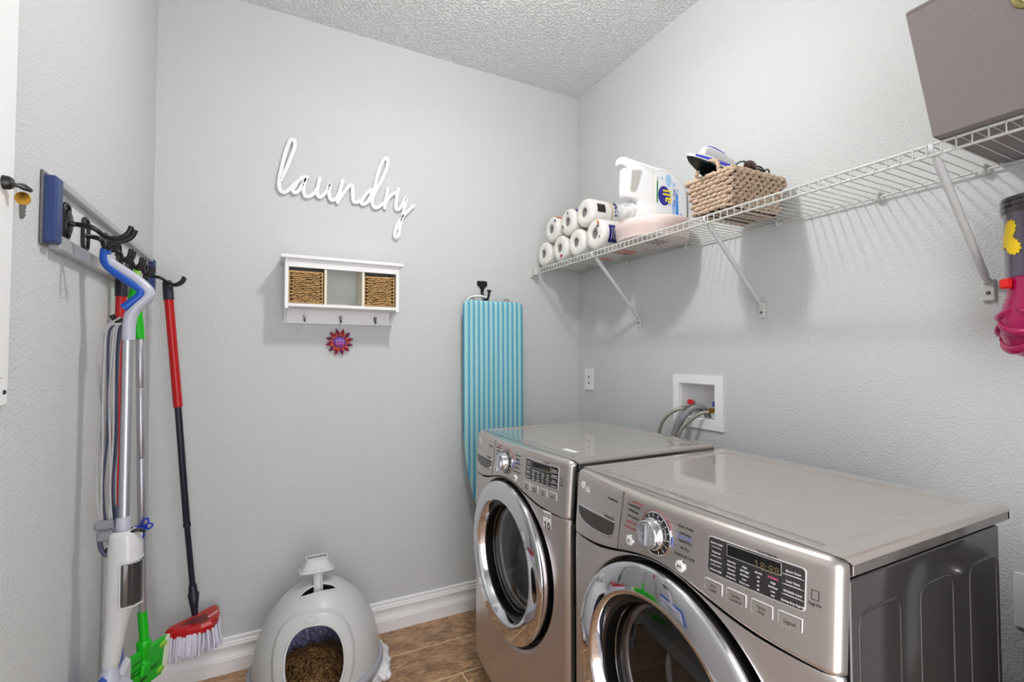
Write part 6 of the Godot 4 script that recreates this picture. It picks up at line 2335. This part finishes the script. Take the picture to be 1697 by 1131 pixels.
func fabric_bin() -> void:
	var t := thing("fabric_bin", "grey brown fabric storage bin with metal grommet at the near end of the shelf", "storage bin", Vector3(-0.17, SHELF_Y + 0.0055, 1.93))
	var lin := noise_tex(512, 0.22, 31, FastNoiseLite.TYPE_SIMPLEX, 2, ramp([0.0, 1.0], [Color(0.50, 0.465, 0.46), Color(0.63, 0.595, 0.585)]))
	var fm := mat(Color(0.88, 0.88, 0.88), 0.92)
	fm.albedo_texture = lin
	fm.uv1_triplanar = true
	fm.uv1_scale = Vector3(3.2, 3.2, 3.2)
	fm.rim_enabled = true
	fm.rim = 0.3
	var h := 0.275
	var g := Geo.new()
	var wall := func(u: float, v: float, r: float) -> Vector3:
		var k := v
		var hx := 0.158 + 0.030 * k - r
		var hz := 0.158 + 0.030 * k - r
		var p := fposmod(u * 4.0, 4.0)
		var s: float = p - floorf(p)
		var q := Vector2.ZERO
		match int(p):
			0: q = Vector2(-hx, lerpf(-hz, hz, s))
			1: q = Vector2(lerpf(-hx, hx, s), hz)
			2: q = Vector2(hx, lerpf(hz, -hz, s))
			_: q = Vector2(lerpf(hx, -hx, s), -hz)
		var bulge := 0.004 * sin(PI * s) * sin(PI * k)
		return Vector3(q.x + signf(q.x) * bulge * (1.0 if int(p) % 2 == 0 else 0.0), k * h, q.y + signf(q.y) * bulge * (1.0 if int(p) % 2 == 1 else 0.0))
	var side_surf := Geo.new()
	for s in 4:
		side_surf.surf(func(u: float, v: float) -> Vector3: return wall.call((s + clampf(u, 0.0, 0.9999)) / 4.0, v, 0.0), 12, 12, false)
		side_surf.surf(func(u: float, v: float) -> Vector3: return wall.call((s + clampf(u, 0.0, 0.9999)) / 4.0, v, 0.005) + Vector3(0, 0.002, 0), 4, 4, false)
	side_surf.box(Vector3(0, 0.003, 0), Vector3(0.314, 0.006, 0.314), 0.002)
	fm.cull_mode = BaseMaterial3D.CULL_DISABLED
	var body := part("bin_body", side_surf, fm, t)
	g = Geo.new()
	var rimp := PackedVector3Array()
	for i in 5:
		rimp.append(wall.call(i / 4.0 if i < 4 else 0.0, 1.0, 0.0025))
	g.tube(rimp, 0.0035, 0.006, 6)
	part("stitched_rim", g, mat(Color(0.45, 0.42, 0.41), 0.9), body)
	g = Geo.new()
	var lean := atan2(0.030, h)
	var gc: Vector3 = wall.call(0.125, 0.715, 0.0)
	g.lathe(PackedVector2Array([Vector2(0.013, 0.001), Vector2(0.015, 0.005), Vector2(0.020, 0.006), Vector2(0.024, 0.004), Vector2(0.025, 0.0)]), 28, Transform3D(Basis(Vector3(0, 0, 1), PI / 2 + lean), gc))
	part("grommet", g, mat(Color(0.62, 0.58, 0.38), 0.3, 0.9), body, "brassy grommet ring")
	g = Geo.new()
	g.lathe(PackedVector2Array([Vector2(0, 0.002), Vector2(0.013, 0.002), Vector2(0.0135, 0.0)]), 24, Transform3D(Basis(Vector3(0, 0, 1), PI / 2 + lean), gc))
	part("grommet_hole", g, mat(Color(0.80, 0.79, 0.62), 0.7), body)

func cordless_vacuum() -> void:
	var t := thing("handheld_vacuum", "magenta and smoky purple cordless vacuum on the right wall with yellow flower sticker", "vacuum cleaner", Vector3(-0.112, 1.25, 1.872))
	var mag := mat(Color(0.66, 0.0, 0.33), 0.28, 0.2, 0.4, 0.08)
	var smoke := mat(Color(0.30, 0.26, 0.33), 0.12, 0.0, 1.0)
	var g := Geo.new()
	g.lathe(PackedVector2Array([Vector2(0, 0.180), Vector2(0.058, 0.180), Vector2(0.059, 0.30), Vector2(0.061, 0.318), Vector2(0, 0.318)]), 48)
	part("dust_bin", g, smoke, t, "smoky purple dust bin")
	g = Geo.new()
	g.lathe(PackedVector2Array([Vector2(0, 0.318), Vector2(0.063, 0.318), Vector2(0.064, 0.328), Vector2(0.062, 0.329), Vector2(0.062, 0.332), Vector2(0.064, 0.333), Vector2(0.064, 0.339), Vector2(0.062, 0.340), Vector2(0.062, 0.343), Vector2(0.064, 0.344), Vector2(0.063, 0.352), Vector2(0, 0.354)]), 48)
	part("bin_lid", g, mat(Color(0.20, 0.17, 0.18), 0.2, 0.2, 0.8), t)
	g = Geo.new()
	g.lathe(PackedVector2Array([Vector2(0, 0.0), Vector2(0.025, 0.003), Vector2(0.045, 0.012), Vector2(0.062, 0.032), Vector2(0.070, 0.060), Vector2(0.071, 0.085), Vector2(0.066, 0.115), Vector2(0.058, 0.140), Vector2(0.0555, 0.180), Vector2(0, 0.181)]), 56)
	var body := part("motor_body", g, mag, t, "magenta motor body")
	for k in 12:
		# bulging ribs that sweep round the body in three tiers
		var tier := k / 4
		var a := TAU * (k % 4) / 4 + 0.5 * tier
		g = Geo.new()
		var pts := PackedVector3Array()
		var rr := []
		for i in 15:
			var f := float(i) / 14
			var th := a + 1.75 * f
			var y := 0.030 + 0.036 * tier + 0.026 * pow(2.0 * f - 1.0, 2) - 0.008
			var rad := 0.0705 - 5.5 * pow(y - 0.072, 2)
			pts.append(Vector3(rad * sin(th), y, rad * cos(th)))
			rr.append(0.0088 * sin(PI * (0.10 + 0.80 * f)) + 0.0015)
		g.tube(pts, rr, null, 10)
		part("cyclone_rib", g, mag, body)
	g = Geo.new()
	g.box(Vector3(-0.043, 0.166, -0.046), Vector3(0.018, 0.022, 0.020), 0.004, Transform3D(Basis(Vector3.UP, 0.0), Vector3.ZERO))
	part("release_button", g, mat(Color(0.85, 0.05, 0.04), 0.3), t, "red release button")
	# flower sticker bent round the bin, with a toothed edge
	g = Geo.new()
	var mid_a := deg_to_rad(222.0)
	g.surf(func(u: float, v: float) -> Vector3:
		var k := int(round(u * 120)) % 120
		var a := TAU * k / 120
		var rad := v * (0.0300 + 0.0125 * cos(a * 3.0 + 0.5) + 0.0014 * (1.0 if k % 4 < 2 else -1.0))
		var th := mid_a - rad * cos(a) / 0.0592
		return Vector3(0.0597 * sin(th), 0.262 + rad * sin(a), 0.0597 * cos(th)), 120, 8, false)
	part("flower_sticker", g, mat(Color(0.93, 0.78, 0.02), 0.4), t, "yellow toothed flower sticker")
	g = Geo.new()
	g.box(Vector3(0.086, 0.21, 0.0), Vector3(0.050, 0.24, 0.06), 0.008)
	part("wall_dock", g, mat(Color(0.25, 0.24, 0.26), 0.4), t)
	# dark upright appliance whose rounded edge shows below it
	var u := thing("upright_vacuum", "dark plum rounded upright vacuum standing on the floor right of the dryer", "vacuum cleaner", Vector3(-0.145, 0, 1.965))
	g = Geo.new()
	g.lathe(PackedVector2Array([Vector2(0, 0), Vector2(0.115, 0), Vector2(0.125, 0.01), Vector2(0.128, 0.10), Vector2(0.130, 0.55), Vector2(0.127, 0.66), Vector2(0.118, 0.73), Vector2(0.098, 0.785), Vector2(0.060, 0.815), Vector2(0, 0.825)]), 48)
	part("body", g, mat(Color(0.06, 0.03, 0.06), 0.25, 0.0, 0.8), u)
	g = Geo.new()
	g.tube(curve([Vector3(-0.05, 0.79, 0.0), Vector3(-0.03, 0.86, 0.0), Vector3(0.03, 0.86, 0.0), Vector3(0.05, 0.79, 0.0)], 5), 0.011, null, 10)
	part("carry_handle", g, mat(Color(0.10, 0.05, 0.10), 0.3), u)
